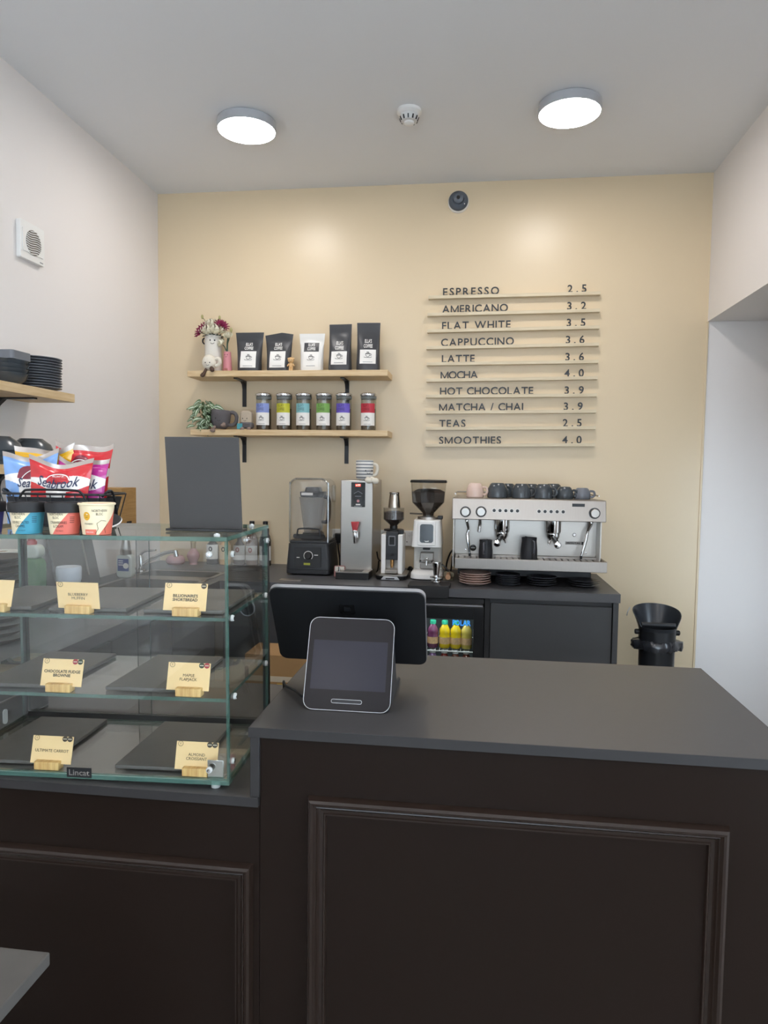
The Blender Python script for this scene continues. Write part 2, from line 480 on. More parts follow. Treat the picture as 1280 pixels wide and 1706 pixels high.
# ------------------------------------------------------------------ ceiling and wall fittings
def ceiling_lamp(x, y, label):
    t = thing('ceiling_light', label, 'ceiling light', (x, y, ZC), 0, 'round ceiling lights')
    MB().lathe([(0.122, 0), (0.130, -0.003), (0.132, -0.036), (0.130, -0.041), (0.1265, -0.041), (0.1265, -0.036)], n=48).build('housing', pm('lamp_housing', '#b4b6ba', rough=0.4), t)
    MB().lathe([(0.1262, -0.037), (0.1255, -0.041), (0.12, -0.043), (0.09, -0.045), (0.0, -0.046)], n=48).build('diffuser', LAMPE, t)
ceiling_lamp(-1.043, 3.117, 'lit round white ceiling light above the shelves, left of the two')
ceiling_lamp(0.367, 3.108, 'lit round white ceiling light above the menu, right of the two')
for x, y, w in ((-1.043, 0.9, 'left, over the display case'), (0.367, 0.9, 'right, over the customer side'), (-1.043, -0.8, 'left, mid shop'), (0.367, -0.8, 'right, mid shop'), (-1.043, -2.4, 'left, near the front wall'), (0.367, -2.4, 'right, near the front wall')):
    ceiling_lamp(x, y, 'round ceiling light behind the viewer, ' + w)

t = thing('smoke_detector', 'white domed smoke detector on the ceiling between the two lights', 'smoke detector', (-0.31, 3.09, ZC))
MB().lathe([(0.052, 0), (0.053, -0.012), (0.046, -0.02), (0.040, -0.022)], n=36).build('base', WPLA, t)
MB().lathe([(0.040, -0.02), (0.041, -0.034), (0.034, -0.048), (0.022, -0.050)], n=36).build('chamber', WPLA2, t)
MB().lathe([(0.022, -0.046), (0.021, -0.058), (0.014, -0.062), (0.0, -0.062)], n=24).build('sensor_cap', WPLA, t)
for i in range(12):
    a = 2*PI*i/12
    MB().box(-0.003, 0.003, -0.002, 0.002, -0.008, 0.008).build('slot', BLACK, t, (0.0385*math.cos(a), 0.0385*math.sin(a), -0.040), (0.35, 0, a + PI/2), smooth=0)

t = thing('security_camera', 'round dark grey dome security camera high on the cream wall', 'camera', (-0.114, YB, 2.888))
MB().lathe([(0.056, 0), (0.056, 0.018), (0.052, 0.024)], n=40, axis='y').build('base_ring', WPLA, t)
MB().lathe([(0.052, 0.020), (0.052, 0.030), (0.045, 0.040), (0.030, 0.046), (0.028, 0.043)], n=40, axis='y').build('face', pm('camera_grey', '#4b525c', rough=0.4), t)
MB().lathe([(0.029, 0.042), (0.027, 0.052), (0.017, 0.061), (0.0, 0.064)], c=(0, 0, 0.006), n=32, axis='y').build('dome', pm('camera_dome', '#5f6771', rough=0.12, spec=0.8), t)
MB().lathe([(0.011, 0.060), (0.009, 0.066), (0.0, 0.067)], c=(0, 0, 0.006), n=20, axis='y').build('lens', BLACK, t)
MB().ball((0.033, -0.043, -0.022), 0.003).build('status_light', WPLA, t)

t = thing('extractor_fan', 'white square extractor fan with wavy round grille on left wall', 'extractor fan', (XL, 2.688, 2.348))
MB().prism(rrect(0.156, 0.150, 0.008), 0.0, 0.020, axis='x').build('plate', WPLA, t, bev=0.002)
MB().prism(rrect(0.135, 0.090, 0.004), 0.020, 0.0235, axis='x').build('cover_panel', WPLA, t)
GO = MB().prism(circ(0.049, 36), 0.0235, 0.0240, axis='x').build('grille_opening', pm('grille_dark', '#6a5f58', rough=0.8), t)
for i in range(11):
    z = -0.044 + 0.0088*i
    h = math.sqrt(max(0.0, 0.049**2 - z*z))
    pts = [(0.0255, -h + 2*h*k/12, z + 0.0035*math.sin((-h + 2*h*k/12)/0.049*PI)) for k in range(13)]
    MB().tube(pts, 0.0021, 6).build('slat', WPLA, GO)
MB().prism(rrect(0.020, 0.004, 0.001), 0.020, 0.021, axis='x').build('indicator', GPLA, t, (0, 0.055, -0.064))

# ------------------------------------------------------------------ shelves on the left wall
for z, w in ((1.738, 'upper'), (1.450, 'lower')):
    t = thing('wall_shelf', 'pale oak shelf on the left wall, %s of the two, holding dark crockery' % w, 'shelf', (XL, 2.0, z - 0.034), 0, 'oak shelves on the left wall')
    MB().box(0, 0.20, -0.9, 0.677, 0, 0.034).build('board', OAKY, t, bev=0.0015)
    for yy in (0.47, -0.55):
        b = MB().prism([(0.0, 0.0), (0.165, 0.0), (0.165, -0.006), (0.04, -0.006), (0.012, -0.03), (0.006, -0.05), (0.006, -0.17), (0.0, -0.17)], yy - 0.012, yy + 0.012)
        b.build('bracket', BLMET, t, smooth=0)

def plate_mesh(r, h=0.016, t=0.004):
    me = MB().lathe([(0.0, 0.0), (r*0.55, 0.0), (r*0.62, 0.003), (r, h - 0.001), (r, h + 0.001), (r*0.97, h + 0.001), (r*0.60, 0.003 + t), (0.0, t)], n=40)
    return me
def stack(name, cat, label, x, y, z, r, n, dz, mat, h, group, jit=0.002):
    first = None
    for i in range(n):
        p = (x + random.uniform(-jit, jit), y + random.uniform(-jit, jit), z + i*dz)
        lab = label % stackpos(i, n)
        if first is None:
            o = plate_mesh(r, h).build(name, mat, None, p); first = o
        else:
            o = first.copy(); COL.objects.link(o); o.location = p
        tag(o, lab, cat, group)
stack('dinner_plate', 'plate', 'charcoal dinner plate, %s of the tall stack on the upper left shelf', XL + 0.103, 2.565, 1.738, 0.097, 12, 0.0102, DCERAM2, 0.013, 'dinner plates on the upper left shelf')
def bowl(name, r, h, mat, p, label, group, flip=False):
    prof = [(0.0, 0.0), (r*0.5, 0.0), (r*0.55, 0.004), (r*0.85, h*0.45), (r, h), (r*0.97, h), (r*0.80, h*0.5), (r*0.5, 0.008), (0.0, 0.007)]
    if flip: prof = [(a, h - z) for a, z in prof][::-1]
    return tag(MB().lathe(prof, n=36).build(name, mat, None, p), label, 'bowl', group)
for i in range(4):
    bowl('bowl', 0.082, 0.044, DCERAM, (XL + 0.105, 2.382, 1.738 + i*0.0155), 'glossy dark grey bowl on upper left shelf, %s of its stack' % stackpos(i, 4), 'bowls on the upper left shelf')
tag(MB().prism(rrect(0.155, 0.11, 0.012), 0, 0.030, axis='z').prism(rrect(0.135, 0.09, 0.010), 0.0301, 0.0305, axis='z').build('serving_dish', DCERAM2, None, (XL + 0.105, 2.372, 1.8285), bev=0.003), 'dark grey rectangular dish on top of the bowls, upper left shelf', 'dish')
for k, (y, n, r) in enumerate(((2.33, 4, 0.090), (2.53, 4, 0.082))):
    for i in range(n):
        bowl('bowl', r, 0.05, DCERAM, (XL + 0.105, y, 1.450 + i*0.017), 'dark upturned bowl on lower left shelf, %s stack, %s' % (('nearer', 'farther')[k], stackpos(i, n)), 'bowls on the lower left shelf', True)

# wooden paper dispenser on the left wall
t = thing('towel_dispenser', 'small plywood paper dispenser box on the left wall above the sink', 'dispenser', (XL, 3.20, 1.15))
MB().box(0.0, 0.118, 0.0, 0.152, 0.0, 0.192).build('box', PLYW, t, bev=0.002)
MB().prism(rrect(0.006, 0.10, 0.0028), -0.0012, 0.001).build('slot', PAPER, t, (0.072, 0, 0.12), smooth=0)
MB().prism(rrect(0.05, 0.012, 0.005), 0.1175, 0.119, axis='x').build('vent', BLACKM, t, (0, 0.076, 0.02), smooth=0)

# ------------------------------------------------------------------ shelves on the back wall
for (x0, x1, z0, z1, w) in ((-1.562, -0.461, 1.940, 1.972, 'upper'), (-1.545, -0.457, 1.624, 1.655, 'lower')):
    t = thing('wall_shelf', 'pale oak shelf on the cream back wall, %s of the two, on black brackets' % w, 'shelf', ((x0+x1)/2, YB, z0), 0, 'oak shelves on the back wall')
    MB().box(x0, x1, 3.67, YB, z0, z1).build('board', OAK, t, world=True, bev=0.0015)
    for bx in (-1.305, -0.712):
        b = MB().prism([(0.0, 0.0), (-0.155, 0.0), (-0.155, -0.006), (-0.045, -0.007), (-0.016, -0.022), (-0.007, -0.045), (-0.007, -0.145), (0.0, -0.145)], bx - 0.011, bx + 0.011, axis='x')
        b.v = [(x, y + YB, z + z0) for x, y, z in b.v]
        b.build('bracket', BLMET, t, world=True, smooth=0)
ZU = 1.972; ZL = 1.655

# coffee bags ---------------------------------------------------------
def bag_fn(w0, w1, h, d, lean=0.0, seed=0):
    rs = random.Random(seed); ph = [rs.uniform(0, 6) for _ in range(4)]
    def A(t): return (w0 + (w1 - w0)*t)/2 * (1 - 0.05*math.sin(PI*t)) * (0.94 + 0.06*min(1, t/0.06))
    def Bd(t): return (d/2)*max(0.035, (1 - max(0.0, (t - 0.18)/0.66)**1.15)) if t < 0.84 else 0.002
    def wr(x, t): return 0.0035*math.sin(38*x + ph[0] + 9*t)*math.sin(7*t + ph[1])*(1 if t < 0.84 else 0.25)
    def F(x, z, off=0.0):
        t = max(0.0, min(1.0, z/h)); a = A(t)
        u = min(0.999, abs(x)/a)
        y = -Bd(t)*(1 - u**3.2)**(1/3.2) + wr(x, t)*(1 - u*u)
        return (x, y - off + lean*z, z)
    return A, Bd, F
def coffee_bag(x, y, w0, w1, h, d, label, dark=True, white_label_z=(0.20, 0.52), rz=0.0, seed=1, lean=0.02, fold=None):
    t = thing('coffee_bag', label, 'coffee bag', (x, y, ZU), rz, 'bags of coffee on the upper shelf')
    A, Bd, F = bag_fn(w0, w1, h, d, lean, seed)
    b = MB(); nt_ = 26; nu = 22
    rows = []
    for j in range(nt_ + 1):
        tt = j/nt_
        a = A(tt)
        front = []; back = []
        for i in range(nu + 1):
            xx = -a + 2*a*i/nu
            fx, fy, fz = F(xx, tt*h)
            front.append((fx, fy, fz + ((fold(xx/a) if fold else 0.0)*max(0, tt-0.7)/0.3)))
            u = min(0.999, abs(xx)/a)
            back.append((xx, Bd(tt)*(1-u**3.2)**(1/3.2) + lean*tt*h, fz + ((fold(xx/a) if fold else 0.0)*max(0, tt-0.7)/0.3)))
        rows.append(front + back[::-1])
    n = len(rows[0]); vs = [p for r in rows for p in r]; fs = []
    for j in range(nt_):
        for i in range(n):
            i2 = (i+1) % n
            fs.append((j*n+i, j*n+i2, (j+1)*n+i2, (j+1)*n+i))
    fs.append(list(range(n))[::-1]); fs.append([nt_*n + i for i in range(n)])
    b.add(vs, fs)
    foil = pm('black_foil', '#3b3c40', rough=0.36, var=0.06, spec=0.5) if dark else pm('white_foil', '#e4e3df', rough=0.4, var=0.03)
    b.build('pouch', foil, t, smooth=60)
    # heat-sealed strip near the top
    z0, z1 = white_label_z
    sealb = MB()
    patch(-A(0.9)*0.97, A(0.9)*0.97, h*0.885, h*0.895, lambda px, pz: F(px, pz, 0.0012), 12, 1, b=sealb)
    sealb.build('seal_line', foil, t, smooth=60)
    lw = w0*0.66
    off = lambda k: (lambda px, pz: F(px, pz, k))
    lp_ = patch(-lw/2, lw/2, z0*h*0.5, z1*h, off(0.0012), 14, 14).build('label_panel', PAPER, t, smooth=60)
    put_cup(lp_, 0.0, (z0*0.5*0.42 + z1*0.58)*h, lw*0.28, INK, off(0.002))
    patch(-lw*0.3, lw*0.3, z0*h*0.5 + 0.008, z0*h*0.5 + 0.0105, off(0.002), 8, 1).build('small_print', GPLA, lp_, smooth=0)
    if not dark:
        patch(-lw/2, lw/2, z1*h, z1*h + h*0.24, off(0.0012), 14, 8).build('black_label', pm('black_foil', '#35383e'), t, smooth=60)
    put_text("ELLA'S\nCOFFEE", h*0.108, PAPER, t, (0, 0, (z1 + 0.125)*h), fn=off(0.002), width=lw*0.55, bold=0.0006)
    return t
coffee_bag(-1.238, 3.755, 0.132, 0.160, 0.218, 0.075, 'black coffee pouch nearest the pink vase on the upper shelf', seed=3)
coffee_bag(-1.072, 3.755, 0.132, 0.160, 0.215, 0.078, 'black crumpled coffee pouch just left of the tiny figurine', seed=5, rz=-0.04, fold=lambda u: -0.012*abs(u-0.2))
coffee_bag(-0.888, 3.755, 0.125, 0.142, 0.208, 0.07, 'white coffee pouch with a black title label on the upper shelf', dark=False, seed=8)
coffee_bag(-0.732, 3.755, 0.130, 0.124, 0.256, 0.075, 'tall black coffee pouch between the white pouch and the last pouch', seed=11, white_label_z=(0.28, 0.42), rz=-0.05)
coffee_bag(-0.578, 3.755, 0.130, 0.126, 0.262, 0.075, 'tall black coffee pouch at the right end of the upper shelf', seed=13, white_label_z=(0.30, 0.44), rz=0.05)

# vases and flowers ----------------------------------------------------
PETW = pm('cream_petal', '#e9e4cf', rough=0.7, var=0.05)
PETM = pm('magenta_petal', '#8d2450', rough=0.7, var=0.15)
STEM = pm('green_stem', '#56683f', rough=0.7, var=0.15)
LEAFD = pm('dark_leaf', '#3f5240', rough=0.6, var=0.2)
def petal(b, c, out, up, L, W, curl, m=0, pointed=False):
    out = Vector(out).normalized(); up = Vector(up).normalized(); side = out.cross(up).normalized()
    vs = []; nl = 5
    for i in range(nl + 1):
        t = i/nl
        w = W*(math.sin(PI*min(1, 0.12 + t*0.80))**0.7) if not pointed else W*math.sin(PI*(0.08 + 0.92*t))**0.8
        p = Vector(c) + out*(L*t*math.cos(curl*t)) + up*(L*t*math.sin(curl*t))
        for s_ in (-1, 0, 1):
            vs.append(p + side*(w/2*s_) + up*(0.10*L*abs(s_)*t))
    fs = [(i*3+k, i*3+k+1, (i+1)*3+k+1, (i+1)*3+k) for i in range(nl) for k in range(2)]
    b.add(vs, fs, m)
def rose(parent, c, r, d=(0, -0.6, 0.8), mat=PETW, name='rose'):
    d = Vector(d).normalized(); q = Vector((0, 0, 1)).rotation_difference(d).to_matrix()
    b = MB()
    for ring, (n, rr, cu) in enumerate(((3, 0.25, 1.45), (5, 0.4, 1.15), (6, 0.55, 0.85), (7, 0.62, 0.45))):
        for i in range(n):
            a = 2*PI*i/n + ring*0.5
            o = Vector((math.cos(a), math.sin(a), 0))
            petal(b, o*(r*0.12*ring), o, Vector((0, 0, 1)), r*(1.15 - 0.03*ring), r*(0.75 + 0.1*ring), cu)
    b.ball((0, 0, r*0.25), r*0.42, 12, 8)
    b.v = [tuple(q @ Vector(p) + Vector(c)) for p in b.v]
    return b.build(name, mat, parent)
def dahlia(parent, c, r, d=(0, -0.5, 0.85), name='dahlia'):
    d = Vector(d).normalized(); q = Vector((0, 0, 1)).rotation_difference(d).to_matrix()
    b = MB()
    for n, L, cu in ((13, 1.0, 0.15), (11, 0.8, 0.5), (8, 0.55, 0.9), (5, 0.35, 1.2)):
        for i in range(n):
            a = 2*PI*i/n + L*3
            petal(b, (0, 0, 0), (math.cos(a), math.sin(a), 0), (0, 0, 1), r*L, r*0.30, cu, pointed=True)
    b.v = [tuple(q @ Vector(p) + Vector(c)) for p in b.v]
    return b.build(name, PETM, parent)
def face(parent, cx, cz, r, fn, s=1.0, mat=INK, gap=0.010):
    for k in (-1, 1):
        vs = [fn(cx + k*gap*s + 0.0028*s*math.cos(a), cz + 0.0032*s*math.sin(a)) for a in [2*PI*i/12 for i in range(12)]]
        MB().add(vs, [list(range(12))]).build('eye', mat, parent, smooth=0)
    arc = [(cx + 0.0075*s*math.cos(a), cz - 0.008*s + 0.006*s*math.sin(a)) for a in [PI*1.1 + PI*0.8*i/8 for i in range(9)]]
    v, f = ribbons([arc], 0.0018*s)
    MB().add([fn(x, z) for x, z in v], f).build('smile', mat, parent, smooth=0)
t = thing('face_vase', 'tall white cylindrical vase with a smiling face on the upper shelf', 'vase', (-1.450, 3.765, ZU))
MB().lathe([(0.0, 0), (0.046, 0.0), (0.0475, 0.006), (0.048, 0.07), (0.0465, 0.13), (0.047, 0.18), (0.046, 0.207), (0.042, 0.207), (0.041, 0.19), (0.041, 0.02), (0.0, 0.02)], n=40).build('body', pm('vase_white', '#dcd8cf', rough=0.45, var=0.02), t)
cylf = lambda R, e=0.0008: (lambda x, z: (x, -math.sqrt(max(1e-9, (R+e)**2 - x*x)), z))
face(t, 0.012, 0.172, 0.047, cylf(0.0475, 0.001), 1.35, gap=0.0085)
MB().tube([(-0.047, -0.004, 0.192), (-0.056, -0.008, 0.184), (-0.057, -0.008, 0.168), (-0.048, -0.004, 0.158)], 0.004, 8).build('ear', BLACKM, t)
MB().tube([(0.047, -0.004, 0.192), (0.056, -0.004, 0.184), (0.056, -0.004, 0.170), (0.048, -0.004, 0.160)], 0.0035, 8).build('ear', BLACKM, t)
t = thing('bouquet', 'bouquet of white roses and magenta dahlias in the face vase', 'flowers', (-1.450, 3.765, ZU + 0.20))
for c, r in (((-0.024, -0.018, 0.018), 0.037), ((0.024, -0.022, 0.020), 0.036), ((-0.012, 0.008, 0.058), 0.034), ((0.050, -0.004, 0.022), 0.026)):
    rose(t, c, r)
for c, r, d in (((-0.060, -0.006, 0.034), 0.056, (-0.55, -0.6, 0.5)), ((0.048, -0.004, 0.056), 0.046, (0.5, -0.6, 0.6)), ((0.012, 0.016, 0.062), 0.036, (0.2, -0.4, 0.9)), ((-0.030, 0.016, 0.062), 0.036, (-0.3, -0.4, 0.9))):
    dahlia(t, c, r, d)
for p, e in (((-0.02, 0, 0.03), (-0.062, -0.004, 0.108)), ((0.01, 0, 0.05), (0.034, 0.006, 0.104))):
    b = MB().tube([p, ((p[0]+e[0])/2, 0.0, (p[2]+e[2])/2 + 0.008), e], 0.0014, 6)
    b.build('stem', STEM, t)
    b = MB().ball((0, 0, 0), (0.007, 0.007, 0.012), 10, 8); b.v = [(x + e[0], y + e[1], z + e[2]) for x, y, z in b.v]
    b.build('bud', pm('bud', '#a9a46f', rough=0.7, var=0.2), t)
b = MB()
for i in range(16):
    a = 2*PI*i/16
    petal(b, (0.03*math.cos(a), 0.03*math.sin(a), -0.002), (math.cos(a), math.sin(a), 0), (0, 0, 1), 0.030, 0.018, random.uniform(-0.1, 0.6), pointed=True)
b.build('collar_leaves', LEAFD, t)
b = MB()
for i in range(7):
    a = 2*PI*i/7
    b.tube([(0.012*math.cos(a), 0.012*math.sin(a), -0.17), (0.026*math.cos(a), 0.024*math.sin(a), 0.03)], 0.0018, 6)
b.build('stems', STEM, t)
t = thing('face_vase', 'small pink tapered vase with a smiling face beside the black pouch', 'vase', (-1.363, 3.748, ZU))
MB().lathe([(0.0, 0), (0.026, 0.0), (0.0265, 0.004), (0.0195, 0.112), (0.017, 0.112), (0.021, 0.01), (0.0, 0.01)], n=32).build('body', pm('vase_pink', '#cf8890', rough=0.5, var=0.03), t)
face(t, 0.0, 0.094, 0.02, lambda x, z: (x, -math.sqrt(max(1e-9, 0.0218**2 - x*x)), z), 0.85, gap=0.008)
for k in (-1, 1):
    MB().tube([(0.006*k, -0.026, 0.0), (0.006*k, -0.027, 0.02)], 0.0045, 8).build('leg', pm('vase_pink_leg', '#a86a60', rough=0.6), t)
t = thing('flower_sprig', 'two white carnations with a bud in the small pink vase', 'flowers', (-1.363, 3.748, ZU + 0.10))
rose(t, (-0.026, -0.008, 0.055), 0.022, (-0.5, -0.6, 0.5), name='carnation'); rose(t, (0.006, -0.006, 0.095), 0.021, (0.1, -0.7, 0.7), name='carnation')
MB().tube([(0, 0, -0.08), (0.0, -0.002, 0.04), (0.006, -0.004, 0.088)], 0.005, 8).tube([(0, 0, 0.0), (-0.012, -0.004, 0.035), (-0.024, -0.006, 0.05)], 0.003, 6).tube([(0.004, 0, 0.06), (0.020, 0.0, 0.11), (0.022, 0, 0.125)], 0.0016, 6).build('stem', LEAFD, t)
MB().ball((0.022, 0, 0.132), (0.007, 0.007, 0.013), 10, 8).build('bud', pm('bud', '#a9a46f'), t)

# plush toys ----------------------------------------------------------
FLUFF = pm('cream_plush', '#e3dccd', rough=0.95, var=0.08, scale=200, bump=0.9, bscale=300)
GFLUFF = pm('grey_plush', '#605c5e', rough=0.95, var=0.08, scale=200, bump=0.8, bscale=300)
BRPL = pm('brown_plush', '#574338', rough=0.95, var=0.1, scale=200, bump=0.6, bscale=300)
TAUPE = pm('taupe_plush', '#8d7a70', rough=0.95, var=0.1, scale=200, bump=0.6, bscale=300)
t = thing('plush_toy', 'fluffy cream plush toy with brown feet sitting before the white vase', 'plush toy', (-1.443, 3.688, ZU))
MB().ball((0, 0, 0.045), (0.040, 0.028, 0.044), 40, 26, jit=0.025).build('body', FLUFF, t, smooth=70)
MB().tube([(0.032, 0, 0.060), (0.052, -0.004, 0.066), (0.062, -0.004, 0.05), (0.055, -0.002, 0.034), (0.036, 0, 0.026)], 0.010, 10).build('handle', FLUFF, t)
ef = lambda x, z: (x, -0.0285*math.sqrt(max(0.01, 1 - (x/0.040)**2 - ((z-0.045)/0.044)**2)) - 0.0012, z)
face(t, 0.0, 0.042, 0.03, ef, 1.1, gap=0.011)
for sx, sz in ((-0.018, -0.022), (0.024, 0.006)):
    MB().tube([(sx*0.6, -0.018, 0.010), (sx, -0.030, sz + 0.008), (sx*1.2, -0.034, sz)], [0.007, 0.008, 0.012], 10).ball((sx*1.3, -0.040, sz - 0.006), (0.012, 0.014, 0.010), 12, 8).build('foot', BRPL, t)
t = thing('figurine', 'tiny tan child figurine between black and white pouches', 'figurine', (-0.992, 3.705, ZU))
FIG = pm('figurine_tan', '#d8b07c', rough=0.5, var=0.06)
b = MB().ball((0, 0, 0.058), (0.0165, 0.015, 0.0165), 20, 14).ball((0, 0, 0.030), (0.011, 0.0095, 0.016), 16, 12)
for k in (-1, 1):
    b.tube([(0.005*k, 0, 0.022), (0.0055*k, -0.001, 0.010), (0.006*k, -0.002, 0.0)], [0.006, 0.0055, 0.0062], 10)
    b.tube([(0.009*k, 0, 0.040), (0.015*k, -0.001, 0.032), (0.018*k, -0.003, 0.026)], [0.0042, 0.0038, 0.0036], 8)
    b.ball((0.014*k, 0, 0.066), (0.005, 0.004, 0.006), 10, 8)
b.ball((0, 0, 0.041), (0.006, 0.006, 0.006), 10, 8)
b.build('body', FIG, t)
face(t, 0.0, 0.058, 0.016, lambda x, z: (x, -0.0156*math.sqrt(max(0.01, 1 - (x/0.0168)**2 - ((z-0.058)/0.0168)**2)), z), 0.55, gap=0.010)

t = thing('plush_toy', 'dark grey teacup plush toy with handle on the lower shelf', 'plush toy', (-1.398, 3.722, ZL))
b = MB().lathe([(0.0, 0.008), (0.032, 0.008), (0.046, 0.022), (0.053, 0.05), (0.055, 0.085), (0.055, 0.104), (0.050, 0.110), (0.0, 0.100)], n=40, sy=0.85)
b.xf(Matrix.Rotation(0.10, 4, 'Y')); b.build('cup', GFLUFF, t, smooth=60)
MB().tube([(0.046, 0, 0.088), (0.070, 0, 0.096), (0.090, 0, 0.088), (0.098, 0, 0.066), (0.092, 0, 0.040), (0.072, 0, 0.026), (0.040, 0, 0.030)], 0.0105, 12).build('handle', GFLUFF, t)
face(t, 0.012, 0.062, 0.05, lambda x, z: (x, -0.0475*math.sqrt(max(0.01, 1 - (x/0.058)**2)), z), 1.1, gap=0.016)
for sx, sz in ((-0.018, -0.006), (0.042, 0.022)):
    MB().tube([(sx*0.8, -0.030, 0.018), (sx, -0.048, sz + 0.01)], [0.007, 0.009], 8).ball((sx, -0.058, sz), (0.015, 0.013, 0.010), 12, 8).build('foot', TAUPE, t)
t = thing('plush_toy', 'small beige and grey plush toy with turquoise tag beside the jars', 'plush toy', (-1.243, 3.72, ZL))
MB().prism(rrect(0.062, 0.072, 0.016, cz=0.068), -0.020, 0.022).build('body', pm('beige_plush', '#b9aa97', rough=0.95, var=0.08, scale=200, bump=0.8, bscale=300), t, bev=0.008, bseg=3)
MB().prism(rrect(0.072, 0.034, 0.014, cz=0.026), -0.024, 0.026).build('skirt', GFLUFF, t, bev=0.008, bseg=3)
face(t, -0.004, 0.062, 0.02, lambda x, z: (x, -0.0212, z), 1.0, gap=0.012)
for sx in (-0.014, 0.024):
    MB().ball((sx, -0.034, 0.004), (0.012, 0.013, 0.011), 12, 8).build('foot', TAUPE, t)
MB().tube([(-0.030, -0.022, 0.085), (-0.036, -0.026, 0.06), (-0.036, -0.028, 0.034)], 0.0012, 6).build('string', FLUFF, t)
MB().box(-0.044, -0.014, -0.034, -0.029, 0.004, 0.034).build('tag', pm('turquoise_felt', '#4f9aa5', rough=0.9), t, bev=0.001)

# plant ---------------------------------------------------------------
t = thing('potted_plant', 'trailing striped green houseplant on the left end of lower shelf', 'plant', (-1.492, 3.745, ZL))
MB().lathe([(0.0, 0), (0.030, 0.0), (0.040, 0.062), (0.037, 0.062), (0.028, 0.006), (0.0, 0.006)], n=32).build('pot', pm('pot_glass', '#a9a08b', rough=0.3, var=0.1), t)
LG1 = pm('leaf_green', '#648359', rough=0.45, var=0.15, scale=60); LG2 = pm('leaf_silver', '#d5ddcc', rough=0.45, var=0.1, scale=60)
lv = MB(); L = 0.056; W_ = 0.034; nl = 8
cols = [-1, -0.62, -0.28, 0, 0.28, 0.62, 1]
vs = []
for i in range(nl + 1):
    u = i/nl; w = W_/2*math.sin(PI*(0.04 + 0.96*u)**0.8)
    for c_ in cols: vs.append((c_*w, L*u, 0.006*abs(c_) - 0.020*u*u))
for i in range(nl):
    for k in range(6):
        lv.add([vs[i*7+k], vs[i*7+k+1], vs[(i+1)*7+k+1], vs[(i+1)*7+k]], [(0, 1, 2, 3)], 1 if k in (1, 4) else 0)
leaf0 = lv.build('leaf', [LG1, LG2], t)
rl = random.Random(21); first = True; stemb = MB()
spots = []
for i in range(46):
    a = rl.uniform(0, 2*PI); ph = rl.uniform(0.05, 1.0)
    spots.append((0.062*math.cos(a)*math.sqrt(ph), 0.040*math.sin(a)*math.sqrt(ph) - 0.014, 0.148 - 0.075*ph + rl.uniform(-0.02, 0.025), a))
for i in range(16):
    spots.append((rl.uniform(-0.03, 0.06), -0.055 + rl.uniform(-0.006, 0.006), rl.uniform(0.0, 0.10), rl.uniform(-2.4, -0.7)))
spots += [(0.078, -0.02, 0.125, -0.2), (0.085, -0.02, 0.135, 0.5), (-0.085, -0.02, 0.055, 2.6), (-0.08, -0.02, 0.09, 2.9), (-0.070, -0.03, 0.02, -1.9)]
for (x, y, z, a) in spots:
    o = leaf0 if first else leaf0.copy()
    if not first: COL.objects.link(o)
    first = False
    y = min(y, 0.06)
    o.location = (x*0.75, y*0.75, z)
    o.rotation_euler = (rl.uniform(-0.9, 0.2), 0.9*math.cos(a) + rl.uniform(-0.3, 0.3), a - PI/2)
    s_ = rl.uniform(0.75, 1.08); o.scale = (s_, s_, s_)
    if rl.random() < 0.5: stemb.tube([(0, 0, 0.06), (x*0.4, y*0.4, z*0.6 + 0.05), (x*0.75, y*0.75, z)], 0.0012, 5)
stemb.build('stems', STEM, t)

# jars ----------------------------------------------------------------
jl = [(-1.156, '#8796cf', 'periwinkle blue'), (-1.040, '#c2c034', 'yellow-green'), (-0.930, '#84bcc2', 'aqua'), (-0.818, '#7cab57', 'leaf green'), (-0.708, '#6b59bd', 'violet'), (-0.573, '#c33343', 'red')]
for (x, col, cn) in jl:
    t = thing('storage_jar', 'glass coffee jar with steel lid and %s label on the lower shelf' % cn, 'jar', (x, 3.752, ZL), 0, 'labelled coffee jars on the lower shelf')
    R = 0.042
    MB().lathe([(0.0, 0.0), (R-0.002, 0.0), (R, 0.003), (R, 0.172), (R-0.003, 0.172), (R-0.003, 0.006), (0.0, 0.006)], n=40).build('glass_body', GLASSJ, t)
    MB().lathe([(0.0, 0.0065), (R-0.0035, 0.0065), (R-0.0035, 0.118), (0.02, 0.124), (0.0, 0.122)], n=32).build('contents', pm('jar_beans', '#4a3c30', rough=0.6, var=0.45, scale=200, bump=0.9, bscale=200), t)
    MB().lathe([(0.0, 0.170), (R-0.001, 0.170), (R+0.0005, 0.174), (R+0.0005, 0.184), (R-0.002, 0.186), (0.0, 0.186)], n=40).build('seal', pm('seal_rubber', '#6d7270', rough=0.4), t)
    MB().lathe([(0.0, 0.186), (R+0.003, 0.186), (R+0.0045, 0.189), (R+0.003, 0.199), (R-0.004, 0.203), (0.0, 0.204)], n=40).build('lid', CHROME, t)
    off = lambda e: (lambda px, pz: ((R+e)*math.sin(px/R), -(R+e)*math.cos(px/R), pz))
    aw = R*1.12
    wl_ = patch(-aw, aw*0.92, 0.028, 0.096, off(0.0006), 20, 4).build('white_label', PAPER, t, smooth=60)
    cl_ = patch(-aw, aw*0.92, 0.096, 0.146, off(0.0006), 20, 4).build('colour_label', pm('label_' + cn.replace(' ', '_'), col, rough=0.55, var=0.02), t, smooth=60)
    put_cup(wl_, -0.004, 0.062, 0.019, INK, off(0.0012))
    put_text("ELLA'S\nCOFFEE", 0.022, pm('label_dark_' + cn.replace(' ', '_'), [c*0.45 for c in lin(col)], rough=0.6), cl_, (-0.010, 0, 0.124), fn=off(0.0012), width=0.042, bold=0.0004)
    patch(-0.02, 0.018, 0.034, 0.036, off(0.0012), 6, 1).build('small_print', GPLA, wl_, smooth=0)

